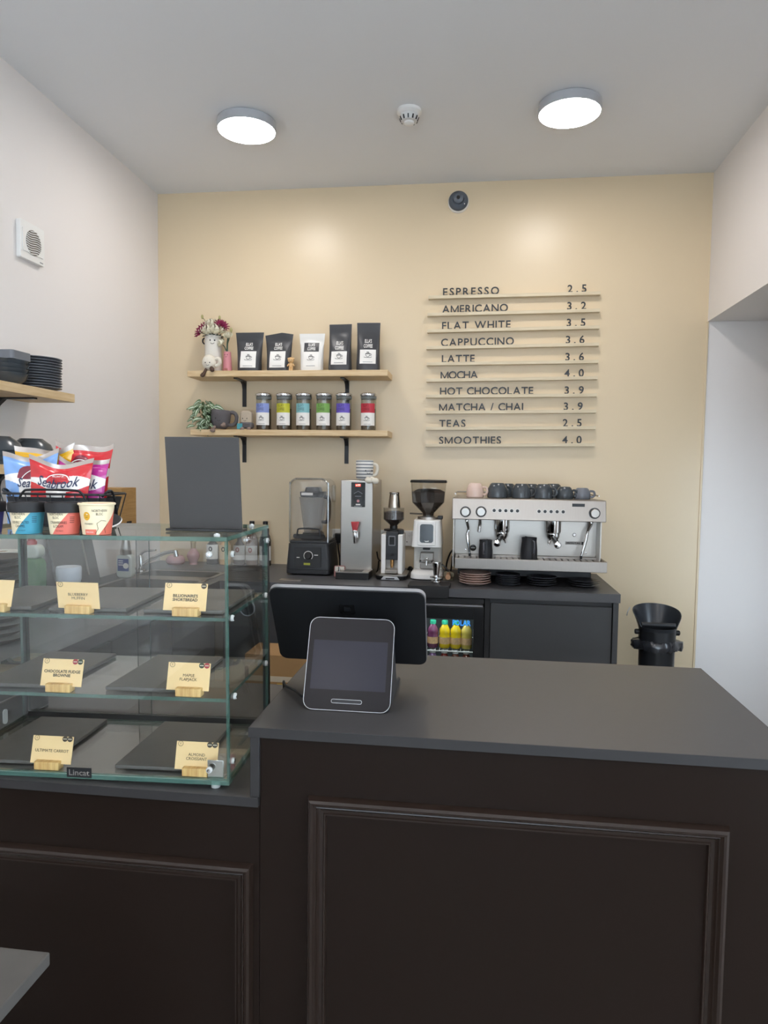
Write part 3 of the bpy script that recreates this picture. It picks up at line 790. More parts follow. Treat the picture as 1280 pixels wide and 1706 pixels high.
# ------------------------------------------------------------------ menu rails and letters
MENU = [('ESPRESSO', -0.187, 0.112, '2.5', 0.469, 0.566, -0.266, 2.392, 0.638, 2.398),
('AMERICANO', -0.19, 0.161, '3.2', 0.47, 0.567, -0.269, 2.3, 0.637, 2.309),
('FLAT WHITE', -0.189, 0.177, '3.5', 0.47, 0.566, -0.269, 2.212, 0.638, 2.222),
('CAPPUCCINO', -0.193, 0.197, '3.6', 0.468, 0.564, -0.271, 2.122, 0.638, 2.133),
('LATTE', -0.187, -0.01, '3.6', 0.468, 0.564, -0.269, 2.035, 0.638, 2.043),
('MOCHA', -0.192, 0.009, '4.0', 0.465, 0.566, -0.269, 1.947, 0.637, 1.958),
('HOT CHOCOLATE', -0.194, 0.305, '3.9', 0.469, 0.568, -0.27, 1.861, 0.636, 1.867),
('MATCHA / CHAI', -0.197, 0.254, '3.9', 0.467, 0.565, -0.27, 1.774, 0.635, 1.782),
('TEAS', -0.195, -0.052, '2.5', 0.464, 0.562, -0.268, 1.686, 0.635, 1.695),
('SMOOTHIES', -0.194, 0.141, '4.0', 0.464, 0.565, -0.268, 1.594, 0.634, 1.605)]
LETM = pm('letter_black', '#2b2f34', rough=0.45, var=0.02)
_gl = {}
CAPH = 0.039
_cap = [v.co.y for v in text_mesh('H', 1.0).vertices]; _ks = CAPH/(max(_cap) - min(_cap))
def glyph(ch):
    if ch in _gl: return _gl[ch]
    if ch == 'M':
        w_, h_, s_ = 0.043, CAPH, 0.0066
        pts = [(0, 0), (s_, 0), (s_, h_*0.70), (w_/2 - s_*0.35, h_*0.06), (w_/2 + s_*0.35, h_*0.06), (w_ - s_, h_*0.70), (w_ - s_, 0), (w_, 0), (w_, h_), (w_ - s_*0.9, h_), (w_/2, h_*0.28), (s_*0.9, h_), (0, h_)]
        o_ = MB().prism(pts, 0.002, -0.002).build('letter', LETM, None, smooth=0)
        me = o_.data; bpy.data.objects.remove(o_)
        _gl[ch] = (me, w_); return _gl[ch]
    me = text_mesh(ch, _ks, ext=0.002, align='LEFT', bold=0.0008, res=3)
    xs = [v.co.x for v in me.vertices]; ys = [v.co.y for v in me.vertices]
    x0, x1 = min(xs), max(xs); y0 = min(ys) if ch not in '/' else min(ys)
    for v in me.vertices:
        v.co = (v.co.x - x0, -v.co.z, v.co.y - y0)
    me.materials.clear(); me.materials.append(LETM)
    _gl[ch] = (me, x1 - x0)
    return _gl[ch]
def lay(parent, s, x0, x1, z0, tilt):
    ws = [0.016 if c == ' ' else glyph(c)[1] for c in s]
    gap = (x1 - x0 - sum(ws))/max(1, len(s) - 1)
    x = x0
    for c, w in zip(s, ws):
        if c != ' ':
            mk('letter', glyph(c)[0], parent, (x, -0.0285, z0 + x*tilt), (0.0, -tilt, 0))
        x += w + gap
for (wd, a0, a1, pr, b0, b1, xl, zl, xr, zr) in MENU:
    cx = (xl + xr)/2; cz = (zl + zr)/2; tilt = (zr - zl)/(xr - xl); half = (xr - xl)/2
    t = thing('menu_rail', 'slim wooden wall rail with black letters reading %s %s' % (wd, pr), 'menu rail', (cx, YB, cz), 0, 'menu rails on the back wall')
    b = MB().prism([(0.0, 0.0), (-0.025, 0.0), (-0.025, -0.004), (-0.0315, -0.004), (-0.0315, -0.001), (-0.035, -0.001), (-0.035, -0.018), (0.0, -0.018)], -half, half, axis='x')
    b.build('ledge', OAKR, t, rot=(0, -tilt, 0), smooth=0)
    lay(t, wd, a0 - cx, a1 - cx, -0.0035, tilt); lay(t, pr, b0 - cx, b1 - cx, -0.0035, tilt)

# ================================================================== back counter and left counter
t = thing('worktop', 'dark slate L-shaped worktop along the back and left walls', 'worktop', (0.0, YB, 0.86))
b = MB().box(-1.215, 0.668, 3.235, YB, 0.86, 0.90)
b.box(XL, -1.215, 3.50, YB, 0.86, 0.90).box(XL, -1.70, 1.75, 3.50, 0.86, 0.90).box(-1.27, -1.215, 1.75, 3.50, 0.86, 0.90).box(-1.70, -1.27, 1.75, 2.68, 0.86, 0.90)
b.build('top', SLATEW, t, world=True, smooth=0)
t = thing('sink', 'stainless steel double bowl sink set into the left worktop', 'sink', (-1.485, 3.09, 0.90))
def basin(x0, x1, y0, y1, d):
    b = MB()
    o = rrect(x1-x0, y1-y0, 0.03, cx=(x0+x1)/2, cz=(y0+y1)/2); i_ = rrect(x1-x0-0.02, y1-y0-0.02, 0.03, cx=(x0+x1)/2, cz=(y0+y1)/2)
    n = len(o)
    vs = [(p[0], p[1], 0.002) for p in o] + [(p[0], p[1], 0.002) for p in i_] + [(p[0], p[1], -d) for p in i_]
    fs = []
    for k in range(n):
        j = (k+1) % n
        fs += [(k, j, n+j, n+k), (n+k, n+j, 2*n+j, 2*n+k)]
    fs.append([2*n + k for k in range(n)])
    return b.add(vs, fs)
b = MB().box(-0.215, 0.215, -0.41, -0.395, -0.02, 0.002).box(-0.215, 0.215, 0.115, 0.205, -0.02, 0.002).box(-0.215, -0.20, -0.395, 0.41, -0.02, 0.002).box(0.20, 0.215, -0.395, 0.41, -0.02, 0.002).box(-0.20, 0.20, 0.395, 0.41, -0.02, 0.002)
b.build('rim', STEELH, t, smooth=0)
basin(-0.20, 0.20, -0.395, 0.115, 0.15).build('bowl', STEELH, t)
basin(-0.20, 0.20, 0.205, 0.395, 0.10).build('half_bowl', STEELH, t)
t = thing('mixer_tap', 'chrome mixer tap with long swivel spout behind the sink', 'tap', (-1.725, 3.44, 0.9))
MB().lathe([(0.026, 0), (0.024, 0.008), (0.019, 0.012), (0.019, 0.075), (0.015, 0.085), (0.0, 0.088)], n=24).build('body', CHROME, t)
MB().tube([(0.01, 0, 0.03), (0.06, 0.0, 0.065), (0.13, -0.01, 0.098), (0.19, -0.02, 0.112), (0.205, -0.022, 0.108)], 0.010, 12).tube([(0.202, -0.022, 0.118), (0.208, -0.022, 0.086)], 0.012, 12).build('spout', CHROME, t)
MB().tube([(0.0, 0, 0.085), (0.03, -0.01, 0.108), (0.10, -0.03, 0.118)], [0.009, 0.007, 0.005], 10).build('lever', CHROME, t)

def cabinet(x0, x1, name, label, hole=None):
    t = thing(name, label, 'cabinet', ((x0+x1)/2, 3.27, 0.0), 0, 'cabinets under the back worktop')
    MB().box(x0, x1, 3.28, YB-0.01, 0.10, 0.858).box(x0, x1, 3.32, YB-0.01, 0.0, 0.10).build('carcass', CABD, t, world=True, smooth=0)
    d = MB().box(x0 + 0.003, x1 - 0.003, 3.258, 3.279, 0.11, 0.835).build('door', CABD, t, world=True, bev=0.002)
    return t, d
t, d = cabinet(0.086, 0.640, 'base_cabinet', 'dark base cabinet under espresso machine, right of the drinks fridge')
MB().box(0.641, 0.664, 3.25, YB-0.01, 0.0, 0.858).build('end_panel', CABD, t, world=True, smooth=0)
MB().box(0.062, 0.085, 3.258, 3.8, 0.0, 0.858).build('filler_strip', BLACKM, t, world=True, smooth=0)
cabinet(-1.21, -0.545, 'base_cabinet', 'dark base cabinet left of the drinks fridge')
# left counter cabinets, fronts face the room
t = thing('base_cabinet', 'dark row cabinet under the sink worktop along left wall', 'cabinet', (-1.24, 2.6, 0.0), 0, 'cabinets under the left worktop')
MB().box(XL + 0.01, -1.30, 1.76, 3.26, 0.0, 0.70).box(XL + 0.01, -1.30, 1.76, 2.65, 0.70, 0.858).build('carcass', CABD, t, world=True, smooth=0)
for i in range(3):
    y0 = 1.77 + i*0.49
    MB().box(-1.299, -1.24, y0, y0 + 0.484, 0.11, 0.84).build('door', CABD, t, world=True, bev=0.002)

# fridge ---------------------------------------------------------------
t = thing('drinks_fridge', 'black undercounter drinks fridge with lit glass door and blue lettering', 'fridge', (-0.235, 3.3, 0.0))
x0, x1 = -0.535, 0.058
b = MB().box(x0, x0+0.03, 3.27, 3.84, 0.04, 0.85).box(x1-0.03, x1, 3.27, 3.84, 0.04, 0.85).box(x0, x1, 3.80, 3.84, 0.04, 0.85).box(x0, x1, 3.27, 3.80, 0.80, 0.85).box(x0, x1, 3.27, 3.80, 0.04, 0.12)
b.build('cabinet_shell', BLACK, t, world=True, smooth=0)
INTR = pm('fridge_liner', '#5b6265', rough=0.4, var=0.02)
b = MB().box(x0+0.031, x1-0.031, 3.79, 3.799, 0.121, 0.799).box(x0+0.031, x0+0.034, 3.30, 3.79, 0.121, 0.799).box(x1-0.034, x1-0.031, 3.30, 3.79, 0.121, 0.799)
b.build('liner', INTR, t, world=True, smooth=0)
b = MB().box(x0, x0+0.045, 3.235, 3.262, 0.05, 0.815).box(x1-0.047, x1, 3.235, 3.262, 0.05, 0.815).box(x0+0.045, x1-0.047, 3.235, 3.262, 0.757, 0.815).box(x0+0.045, x1-0.047, 3.235, 3.262, 0.05, 0.11)
dr = b.build('door_frame', BLACK, t, world=True, bev=0.002)
MB().pane(x0+0.045, x1-0.047, 3.246, 3.252, 0.11, 0.757).build('door_glass', [GLASSJ, GEDGE], dr, world=True, smooth=0)
MB().box(x0+0.01, x1-0.005, 3.236, 3.262, 0.818, 0.826).build('handle_strip', SILVER, t, world=True, smooth=0)
MB().box(x0, x1, 3.25, 3.262, 0.829, 0.853).build('vent_grille', BLACKM, t, world=True, smooth=0)
put_text('POLAR', 0.036, pm('polar_blue', '#2f7fd0', rough=0.4, var=0.0, emit='#2f7fd0', estr=0.4), t, (-0.045 + 0.235, 3.2445 - 3.3, 0.737), width=0.085, bold=0.0008)
MB().box(x0+0.05, x1-0.05, 3.285, 3.293, 0.785, 0.797).build('light_strip', pm('fridge_light', '#ffffff', emit=(0.92, 0.97, 1.0), estr=16.0), t, world=True, smooth=0)
for zs in (0.595, 0.36):
    b = MB()
    for k in range(26):
        xx = x0 + 0.045 + k*(x1 - x0 - 0.09)/25
        b.tube([(xx, 3.285, zs - 0.004), (xx, 3.77, zs - 0.004)], 0.0015, 5)
    b.tube([(x0+0.035, 3.285, zs - 0.004), (x1-0.035, 3.285, zs - 0.004)], 0.0035, 6).tube([(x0+0.035, 3.60, zs - 0.008), (x1-0.035, 3.60, zs - 0.008)], 0.003, 6)
    b.build('wire_shelf', pm('white_wire', '#dfe3e4', rough=0.4), t, world=True)
def juice(x, y, z, col, cn, lab, cap):
    t = thing('juice_bottle', lab, 'bottle', (x, y, z), 0, 'juice bottles in the drinks fridge')
    MB().lathe([(0.0, 0), (0.024, 0.0), (0.0265, 0.004), (0.0265, 0.058), (0.0245, 0.064), (0.0265, 0.072), (0.025, 0.088), (0.014, 0.108), (0.012, 0.114), (0.0, 0.114)], n=24).build('bottle_body', pm('juice_' + cn, col, rough=0.12, var=0.1, coat=0.6), t)
    MB().lathe([(0.0, 0.113), (0.0145, 0.113), (0.0145, 0.129), (0.012, 0.131), (0.0, 0.131)], n=20).build('cap', pm('cap_' + cap.strip('#'), cap, rough=0.4), t)
    patch(-0.036, 0.036, 0.020, 0.052, lambda px, pz: (0.0271*math.sin(px/0.0271), -0.0271*math.cos(px/0.0271), pz), 12, 1).build('label_band', pm('juice_label', '#c8a57c', rough=0.5, var=0.5, scale=120), t)
for i, (x, col, cn) in enumerate(((-0.290, '#5c2a4a', 'purple'), (-0.236, '#5c2a4a', 'purple'), (-0.182, '#6d3a5c', 'mauve'), (-0.125, '#d3b81c', 'yellow'), (-0.072, '#d0bb24', 'yellow'), (-0.020, '#b9a852', 'straw'))):
    juice(x, 3.34, 0.5965, col, cn, ('%s juice bottle on the top fridge shelf, %s' % (cn, ['behind the till, farther', 'behind the till, nearer', 'leftmost visible', 'left of the two yellow ones', 'right of the two yellow ones', 'rightmost, under the blue lettering'][i])), '#2f9c7c' if i < 5 else '#4a7f74')
for i, (x, col, cn) in enumerate(((-0.182, '#8d6f9c', 'lilac'), (-0.125, '#7a2f2c', 'dark red'), (-0.072, '#6b3a2c', 'brown'), (-0.020, '#7b3f32', 'russet'))):
    juice(x, 3.34, 0.4555, col, cn.replace(' ', '_'), '%s bottle on the lower fridge shelf, number %s from the left in view' % (cn, ['one', 'two', 'three', 'four'][i]), '#d8d8d8')
for i, x in enumerate((-0.182, -0.125, -0.072, -0.020)):
    tag(MB().box(x-0.026, x+0.026, 3.314, 3.366, 0.3620, 0.4548).build('drink_carton', pm('carton', '#b7b2a8', var=0.2, scale=40), None), 'small drink carton standing under the %s lower fridge bottle' % ORD[i], 'carton', 'cartons in the drinks fridge')

# sockets -------------------------------------------------------------
def socket(x, z, label):
    t = thing('wall_socket', label, 'socket', (x, YB, z), 0, 'double wall sockets over the worktop')
    pl_ = MB().prism(rrect(0.146, 0.086, 0.004), 0.0, -0.009).build('plate', WPLA, t, bev=0.0015)
    for k in (-1, 1):
        MB().prism(rrect(0.012, 0.018, 0.002), -0.009, -0.0125).build('switch', WPLA2, pl_, (k*0.014, 0, 0.024))
        for dx, dz, w, h in ((0.0, 0.010, 0.004, 0.008), (-0.011, -0.008, 0.007, 0.004), (0.011, -0.008, 0.007, 0.004)):
            MB().prism(rrect(w, h, 0.0008, 2), -0.0085, -0.0095).build('pin_hole', BLACK, pl_, (k*0.040 + dx, 0, dz - 0.012), smooth=0)
socket(-0.716, 1.068, 'white double socket between the blender and the water boiler')
socket(-0.486, 1.068, 'white double socket behind the small grinder, left of the pair')
socket(-0.335, 1.068, 'white double socket behind the large grinder, right of the pair')
t = thing('power_plug', 'black plug with cable in the socket beside the water boiler', 'plug', (-0.752, YB - 0.013, 1.062))
MB().prism(rrect(0.052, 0.054, 0.014), 0.0, -0.030).build('plug_body', BLACK, t, bev=0.004)
MB().tube([(0, -0.016, -0.024), (0.004, -0.022, -0.06), (0.014, -0.03, -0.11), (0.016, -0.04, -0.150), (0.02, -0.10, -0.155)], 0.0045, 8).build('cable', BLACK, t)

# ------------------------------------------------------------------ blender with sound cover
t = thing('blender', 'commercial blender with clear sound cover and black base with dial', 'blender', (-0.838, 3.60, 0.90))
def taper(b, w0, d0, z0, w1, d1, z1, r=0.02, m=0, dy=0.0, steps=1):
    p0 = rrect(w0, d0, r); p1 = rrect(w1, d1, r*min(w1/w0, 1)); n = len(p0)
    vs = [(p[0], p[1], z0) for p in p0] + [(p[0], p[1] + dy, z1) for p in p1]
    fs = [list(range(n))[::-1], [n + i for i in range(n)]]
    for i in range(n):
        j = (i+1) % n; fs.append((i, j, n+j, n+i))
    return b.add(vs, fs, m)
b = MB(); taper(b, 0.232, 0.245, 0.008, 0.232, 0.245, 0.03, 0.022); taper(b, 0.232, 0.245, 0.03, 0.212, 0.225, 0.165, 0.022); taper(b, 0.205, 0.22, 0.165, 0.205, 0.22, 0.178, 0.02)
b.build('motor_base', CHAR, t, bev=0.003)
for sx in (-0.08, 0.08):
    for sy in (-0.08, 0.08):
        MB().lathe([(0.014, 0), (0.014, 0.009)], c=(sx, sy, 0), n=16).build('foot', BLACK, t)
M_ = Matrix.Translation((0, -0.1205, 0.095)) @ Matrix.Rotation(-0.073, 4, 'X')
def onp(b): return b.xf(M_)
onp(MB().prism(rrect(0.140, 0.105, 0.006), 0.002, -0.0015)).build('control_panel', BLACK, t)
onp(MB().lathe([(0.018, 0.001), (0.018, 0.012), (0.015, 0.015), (0.0, 0.015)], n=28, axis='y', c=(0.003, 0, 0.008))).build('dial', BLACKM, t)
v, f = ribbons([[(0.003 + 0.023*math.cos(a), 0.008 + 0.023*math.sin(a)) for a in [-0.25*PI + 1.5*PI*i/24 for i in range(25)]]], 0.003)
onp(MB().add([(x, -0.002, z) for x, z in v], f)).build('dial_scale', PAPER, t, smooth=0)
for x, z, w in ((-0.050, -0.002, 0.016), (0.044, 0.012, 0.020)):
    onp(MB().box(x - w/2, x + w/2, -0.0025, 0, z - 0.002, z + 0.002)).build('switch_mark', PAPER, t, smooth=0)
b = onp(MB().box(-0.020, 0.014, -0.0025, 0, -0.040, -0.029)); b.build('maker_label', pm('lime_label', '#a9ac3a', rough=0.5), t, smooth=0)
# clear sound enclosure: shell with rounded top
outer = [(-0.100, 0.17), (0.100, 0.17)] + [(0.100 - 0.04 + 0.04*math.cos(a), 0.457 + 0.04*math.sin(a)) for a in [PI/2*i/8 for i in range(9)]] + [(-0.06 + 0.04*math.cos(a), 0.457 + 0.04*math.sin(a)) for a in [PI/2 + PI/2*i/8 for i in range(9)]]
inner = [(x*0.965, 0.17 + (z - 0.17)*0.985) for x, z in outer]
MB().prism(outer, -0.100, 0.100).build('sound_cover', SMOKE, t, bev=0.012, bseg=3)
MB().tube([(x, -0.101, z) for x, z in outer[1:] + outer[:1]], 0.0045, 8).build('cover_edge', clear('cover_edge_plastic', tint=(0.72, 0.72, 0.70), rough=0.05, f0=0.14, milk=0.22, milkcol=(0.55, 0.54, 0.5)), t)
b = MB(); taper(b, 0.088, 0.10, 0.215, 0.132, 0.135, 0.40, 0.03, dy=0.0)
b.build('jug', SMOKE2, t)
b = MB(); taper(b, 0.122, 0.125, 0.401, 0.128, 0.13, 0.428, 0.03); taper(b, 0.085, 0.09, 0.428, 0.07, 0.08, 0.452, 0.02)
b.build('jug_lid', BLACK, t, bev=0.003)
MB().box(-0.048, 0.012, -0.070, -0.066, 0.411, 0.424).build('lid_label', PAPER, t, smooth=0)
MB().tube([(0.06, -0.01, 0.40), (0.083, -0.012, 0.395), (0.086, -0.012, 0.33), (0.080, -0.012, 0.275), (0.05, -0.01, 0.27)], [0.009, 0.011, 0.012, 0.011, 0.008], 10).build('jug_handle', BLACK, t)
b = MB(); taper(b, 0.12, 0.13, 0.180, 0.095, 0.105, 0.214, 0.03); b.build('jug_collar', BLACK, t)
MB().prism(rrect(0.166, 0.022, 0.008, cz=0.200), -0.098, -0.088).build('cover_gasket', BLACKM, t)
MB().tube([(-0.060, -0.104, 0.20), (-0.058, -0.106, 0.225), (-0.045, -0.106, 0.240), (0.045, -0.106, 0.240), (0.058, -0.106, 0.225), (0.060, -0.104, 0.20)], 0.004, 8).build('cover_handle', CHAR, t)
MB().prism(rrect(0.03, 0.09, 0.012, cz=0.42), 0.101, 0.118, axis='x').build('hinge_knuckle', SMOKE, t, bev=0.004)

# kitchen timer --------------------------------------------------------
t = thing('kitchen_timer', 'small grey and red digital timer leaning beside the boiler', 'timer', (-0.668, 3.46, 0.90), 0.1)
b = MB().prism(rrect(0.056, 0.058, 0.006, cz=0.030), -0.006, 0.006).xf(Matrix.Rotation(-0.3, 4, 'X')); b.build('case', pm('timer_red', '#8a5a58', rough=0.4), t, bev=0.002)
b = MB().prism(rrect(0.046, 0.024, 0.002, cz=0.042), -0.0064, -0.008).xf(Matrix.Rotation(-0.3, 4, 'X')); b.build('screen', pm('timer_lcd', '#b9b6ae', rough=0.3), t)
for k in (-1, 0, 1):
    b = MB().prism(circ(0.005, 12, k*0.015, 0.014), -0.006, -0.009).xf(Matrix.Rotation(-0.3, 4, 'X')); b.build('button', WPLA, t)

# water boiler --------------------------------------------------------
t = thing('water_boiler', 'tall stainless steel water boiler with red tap and black control panel', 'water boiler', (-0.590, 3.50, 0.90))
MB().box(-0.083, 0.083, 0.0, 0.33, 0.0, 0.494).build('body', STEEL, t, bev=0.004)
MB().box(-0.086, 0.086, -0.004, 0.005, 0.036, 0.042).build('lower_trim', STEELH, t)
MB().prism(rrect(0.072, 0.125, 0.003, cx=0.008, cz=0.42), 0.0005, -0.004).build('control_panel', pm('panel_black', '#202224', rough=0.15), t)
MB().box(-0.006, 0.020, -0.0048, -0.004, 0.462, 0.474).build('display', pm('red_display', '#5a1010', rough=0.2, emit='#ff3a2a', estr=1.2), t, smooth=0)
v, f = ribbons([[(-0.003, 0.465), (0.000, 0.470), (0.002, 0.466)], [(0.005, 0.4715), (0.010, 0.4715), (0.007, 0.465)], [(0.012, 0.4715), (0.017, 0.4715), (0.014, 0.465)]], 0.0014)
MB().add([(x, -0.0052, z) for x, z in v], f).build('digits', pm('red_digits', '#ffdada', emit='#ffb0a0', estr=2.0), t, smooth=0)
MB().lathe([(0.007, 0.004), (0.007, 0.0055), (0.0, 0.0055)], n=20, axis='y', c=(0.008, 0, 0.388)).build('power_button', pm('pink_button', '#c98f90', rough=0.3), t)
MB().box(-0.004, 0.020, -0.0046, -0.004, 0.367, 0.373).build('panel_print', PAPER, t, smooth=0)
MB().box(-0.012, 0.028, -0.0046, -0.004, 0.3605, 0.3635).build('panel_print', GPLA, t, smooth=0)
v, f = ribbons([[(0.008 - 0.022, 0.425), (0.008, 0.438), (0.008 + 0.022, 0.425)], [(-0.008, 0.412), (0.024, 0.412)]], 0.002)
MB().add([(x, -0.0046, z) for x, z in v], f).build('panel_marks', GPLA, t, smooth=0)
b = MB().prism([(-0.021, 0.045), (0.021, 0.045), (0.018, 0.028), (0.012, 0.0), (-0.012, 0.0), (-0.018, 0.028)], -0.046, -0.030); b.v = [(x, y, z + 0.240) for x, y, z in b.v]
b.build('tap_lever', pm('tap_red', '#b5262f', rough=0.25, coat=0.5), t, bev=0.003)
MB().tube([(0, 0.0, 0.232), (0, -0.03, 0.232), (0, -0.042, 0.225), (0, -0.044, 0.198), (0, -0.044, 0.175)], [0.012, 0.011, 0.011, 0.009, 0.006], 14).ball((0, -0.036, 0.236), (0.016, 0.016, 0.010)).tube([(0.012, -0.04, 0.235), (0.014, -0.045, 0.205)], 0.004, 8).build('tap', CHROME, t)
MB().box(-0.086, 0.082, -0.104, -0.001, 0.0, 0.034).build('drip_tray', BLACK, t, bev=0.002)
MB().box(-0.084, 0.080, -0.102, -0.002, 0.0345, 0.0385).build('drip_grille', STEELH, t, smooth=0)
for k in range(7):
    MB().box(-0.05, 0.046, -0.09 + k*0.012, -0.086 + k*0.012, 0.0385, 0.0392).build('slot', BLACK, t, smooth=0)
MB().lathe([(0.006, 0.034), (0.005, 0.062), (0.0, 0.064)], c=(-0.070, -0.09, 0), n=12).build('tray_peg', CHROME, t)

t = thing('plush_toy', 'grey and white striped mug plush sitting on the water boiler', 'plush toy', (-0.556, 3.535, 1.394))
MB().lathe([(0.0, 0.003), (0.034, 0.002), (0.043, 0.012), (0.044, 0.05), (0.045, 0.095), (0.042, 0.101), (0.0, 0.094)], n=40).build('mug', stripes('striped_knit', '#e6e4e0', '#7b8086', 0.0165, duty=0.62), t, smooth=60)
MB().tube([(0.040, 0, 0.082), (0.060, 0, 0.078), (0.066, 0, 0.055), (0.058, 0, 0.030), (0.040, 0, 0.024)], 0.008, 10).build('handle', FLUFF, t)
face(t, 0.026, 0.048, 0.044, cylf(0.0445, 0.0012), 1.1, gap=0.013)
for x, y, z in ((0.024, -0.048, 0.0), (0.056, -0.044, -0.003)):
    MB().tube([(x*0.7, -0.025, 0.012), (x, y, z + 0.004)], [0.009, 0.011], 10).ball((x + 0.006, y - 0.006, z), (0.021, 0.016, 0.016), 16, 10).build('foot', FLUFF, t)

# small grinder --------------------------------------------------------
t = thing('coffee_grinder', 'small white and black coffee grinder with bean hopper between boiler and large grinder', 'coffee grinder', (-0.403, 3.52, 0.90))
b = MB(); taper(b, 0.150, 0.20, 0.004, 0.158, 0.205, 0.020, 0.03); b.build('base', BLACK, t)
MB().prism(rrect(0.158, 0.19, 0.03), 0.020, 0.026, axis='z').build('base_plate', STEELH, t)
b = MB().prism([(-0.048, 0.0), (0.048, 0.0), (0.034, 0.016), (-0.034, 0.016)], -0.112, -0.100); b.v = [(x, y, z + 0.003) for x, y, z in b.v]; b.build('front_badge', SILVER, t, bev=0.002)
MB().box(-0.022, 0.022, -0.1135, -0.112, 0.007, 0.013).build('badge_window', BLACK, t, smooth=0)
for k in (-1, 1):
    MB().box(min(k*0.031, k*0.054), max(k*0.031, k*0.054), -0.055, 0.10, 0.026, 0.224).build('side_column', WPLA, t, bev=0.003)
MB().box(-0.031, 0.031, -0.048, 0.10, 0.095, 0.238).build('front_body', CHAR, t, bev=0.003)
MB().box(-0.031, 0.031, 0.0, 0.10, 0.026, 0.095).build('back_plate', STEEL, t, smooth=0)
MB().prism(rrect(0.034, 0.050, 0.003, cz=0.192), -0.048, -0.051).build('screen_frame', GPLA, t)
MB().prism(rrect(0.026, 0.040, 0.002, cz=0.192), -0.051, -0.052).build('screen', BLACK, t)
MB().lathe([(0.008, 0.048), (0.007, 0.054), (0, 0.054)], n=16, axis='y', c=(0, 0, 0.122)).build('button', BLACK, t)
MB().tube([(0, -0.035, 0.094), (0, -0.040, 0.055)], [0.010, 0.007], 12).build('chute', pm('brass_chute', '#b88a55', rough=0.2, metal=0.9), t)
MB().box(-0.031, 0.031, -0.075, 0.0, 0.030, 0.048).build('portafilter_rest', STEELH, t, bev=0.003)
MB().lathe([(0.05, 0.238), (0.05, 0.246), (0.020, 0.248), (0.020, 0.262)], n=28, c=(0, 0.02, 0)).build('collar', BLACK, t)
MB().lathe([(0.019, 0.262), (0.022, 0.268), (0.053, 0.296), (0.053, 0.352), (0.0515, 0.352), (0.0515, 0.297), (0.021, 0.270), (0.0175, 0.262)], n=36, c=(0, 0.02, 0), closed=True).build('hopper', SMOKE, t)
MB().lathe([(0.0, 0.262), (0.017, 0.262), (0.0205, 0.270), (0.051, 0.298), (0.051, 0.332), (0.03, 0.338), (0.0, 0.336)], n=32, c=(0, 0.02, 0)).build('beans', BEAN, t)
MB().lathe([(0.0, 0.352), (0.054, 0.352), (0.054, 0.355), (0.0, 0.356)], n=36, c=(0, 0.02, 0)).build('hopper_lid', SMOKE, t)
MB().box(0.030, 0.056, -0.03, 0.0, 0.226, 0.246).build('adjust_lever', BLACK, t, bev=0.002)
t = thing('dosing_cup', 'steel dosing cup standing upside down on the small grinder', 'cup', (-0.401, 3.54, 1.2565))
MB().lathe([(0.031, 0.0), (0.031, 0.004), (0.026, 0.055), (0.0245, 0.068), (0.026, 0.074), (0.0245, 0.078), (0.0, 0.078)], n=36).build('cup', pm('cup_steel', '#b5aca0', rough=0.2, metal=1.0), t)
MB().lathe([(0.0265, 0.070), (0.0275, 0.073), (0.0265, 0.076)], n=36, closed=True).build('rim_band', CHROME, t)

# large grinder --------------------------------------------------------
t = thing('coffee_grinder', 'large white coffee grinder with black touchscreen and full bean hopper', 'coffee grinder', (-0.228, 3.56, 0.90))
b = MB(); taper(b, 0.162, 0.24, 0.006, 0.160, 0.235, 0.030, 0.05); taper(b, 0.160, 0.235, 0.030, 0.140, 0.20, 0.046, 0.045, dy=0.015)
b.build('base', WPLA, t, bev=0.003)
MB().prism(rrect(0.14, 0.22, 0.045), 0.0, 0.006, axis='z').build('foot_pad', BLACK, t)
b = MB(); taper(b, 0.146, 0.125, 0.046, 0.142, 0.125, 0.165, 0.02); b.v = [(x, y + 0.055, z) for x, y, z in b.v]
b.build('column', pm('cream_white', '#e6e4de', rough=0.35, var=0.01), t)
b = MB(); taper(b, 0.150, 0.225, 0.165, 0.132, 0.20, 0.300, 0.022); b.build('head', WPLA, t, bev=0.003)
Mh = Matrix.Translation((0, -0.1075, 0.235)) @ Matrix.Rotation(-0.09, 4, 'X')
MB().prism(rrect(0.088, 0.118, 0.005), 0.004, -0.005).xf(Mh).build('screen_surround', WPLA, t, bev=0.002)
MB().prism(rrect(0.066, 0.092, 0.012), -0.005, -0.0065).xf(Mh).build('touchscreen', pm('panel_black', '#202224'), t)
MB().add([(-0.013, -0.0068, -0.036), (-0.004, -0.0068, -0.042), (0.011, -0.0068, -0.0405), (0.013, -0.0068, -0.035), (0.0, -0.0068, -0.0375)], [(0, 1, 2, 3, 4)]).xf(Mh).build('screen_mark', WPLA2, t, smooth=0)
MB().prism(rrect(0.036, 0.010, 0.003, cz=0.158), -0.105, -0.07).build('outlet', BLACK, t)
MB().box(-0.033, 0.033, -0.075, -0.008, 0.095, 0.134).build('fork_block', STEEL, t, bev=0.003)
for k in (-1, 1):
    MB().tube([(0.026*k, -0.06, 0.10), (0.030*k, -0.085, 0.098), (0.030*k, -0.10, 0.090)], 0.006, 10).build('fork_arm', CHROME, t)
MB().ball((0, -0.08, 0.106), (0.010, 0.010, 0.008)).tube([(0, -0.07, 0.10), (0, -0.078, 0.07)], 0.006, 10).build('fork_stop', CHROME, t)
MB().prism(rrect(0.070, 0.028, 0.003, cz=0.066), -0.056, -0.006).build('lower_bracket', STEELH, t, bev=0.002)
MB().box(0.048, 0.074, -0.02, 0.03, 0.300, 0.318).build('lock_lever', BLACK, t, bev=0.003)
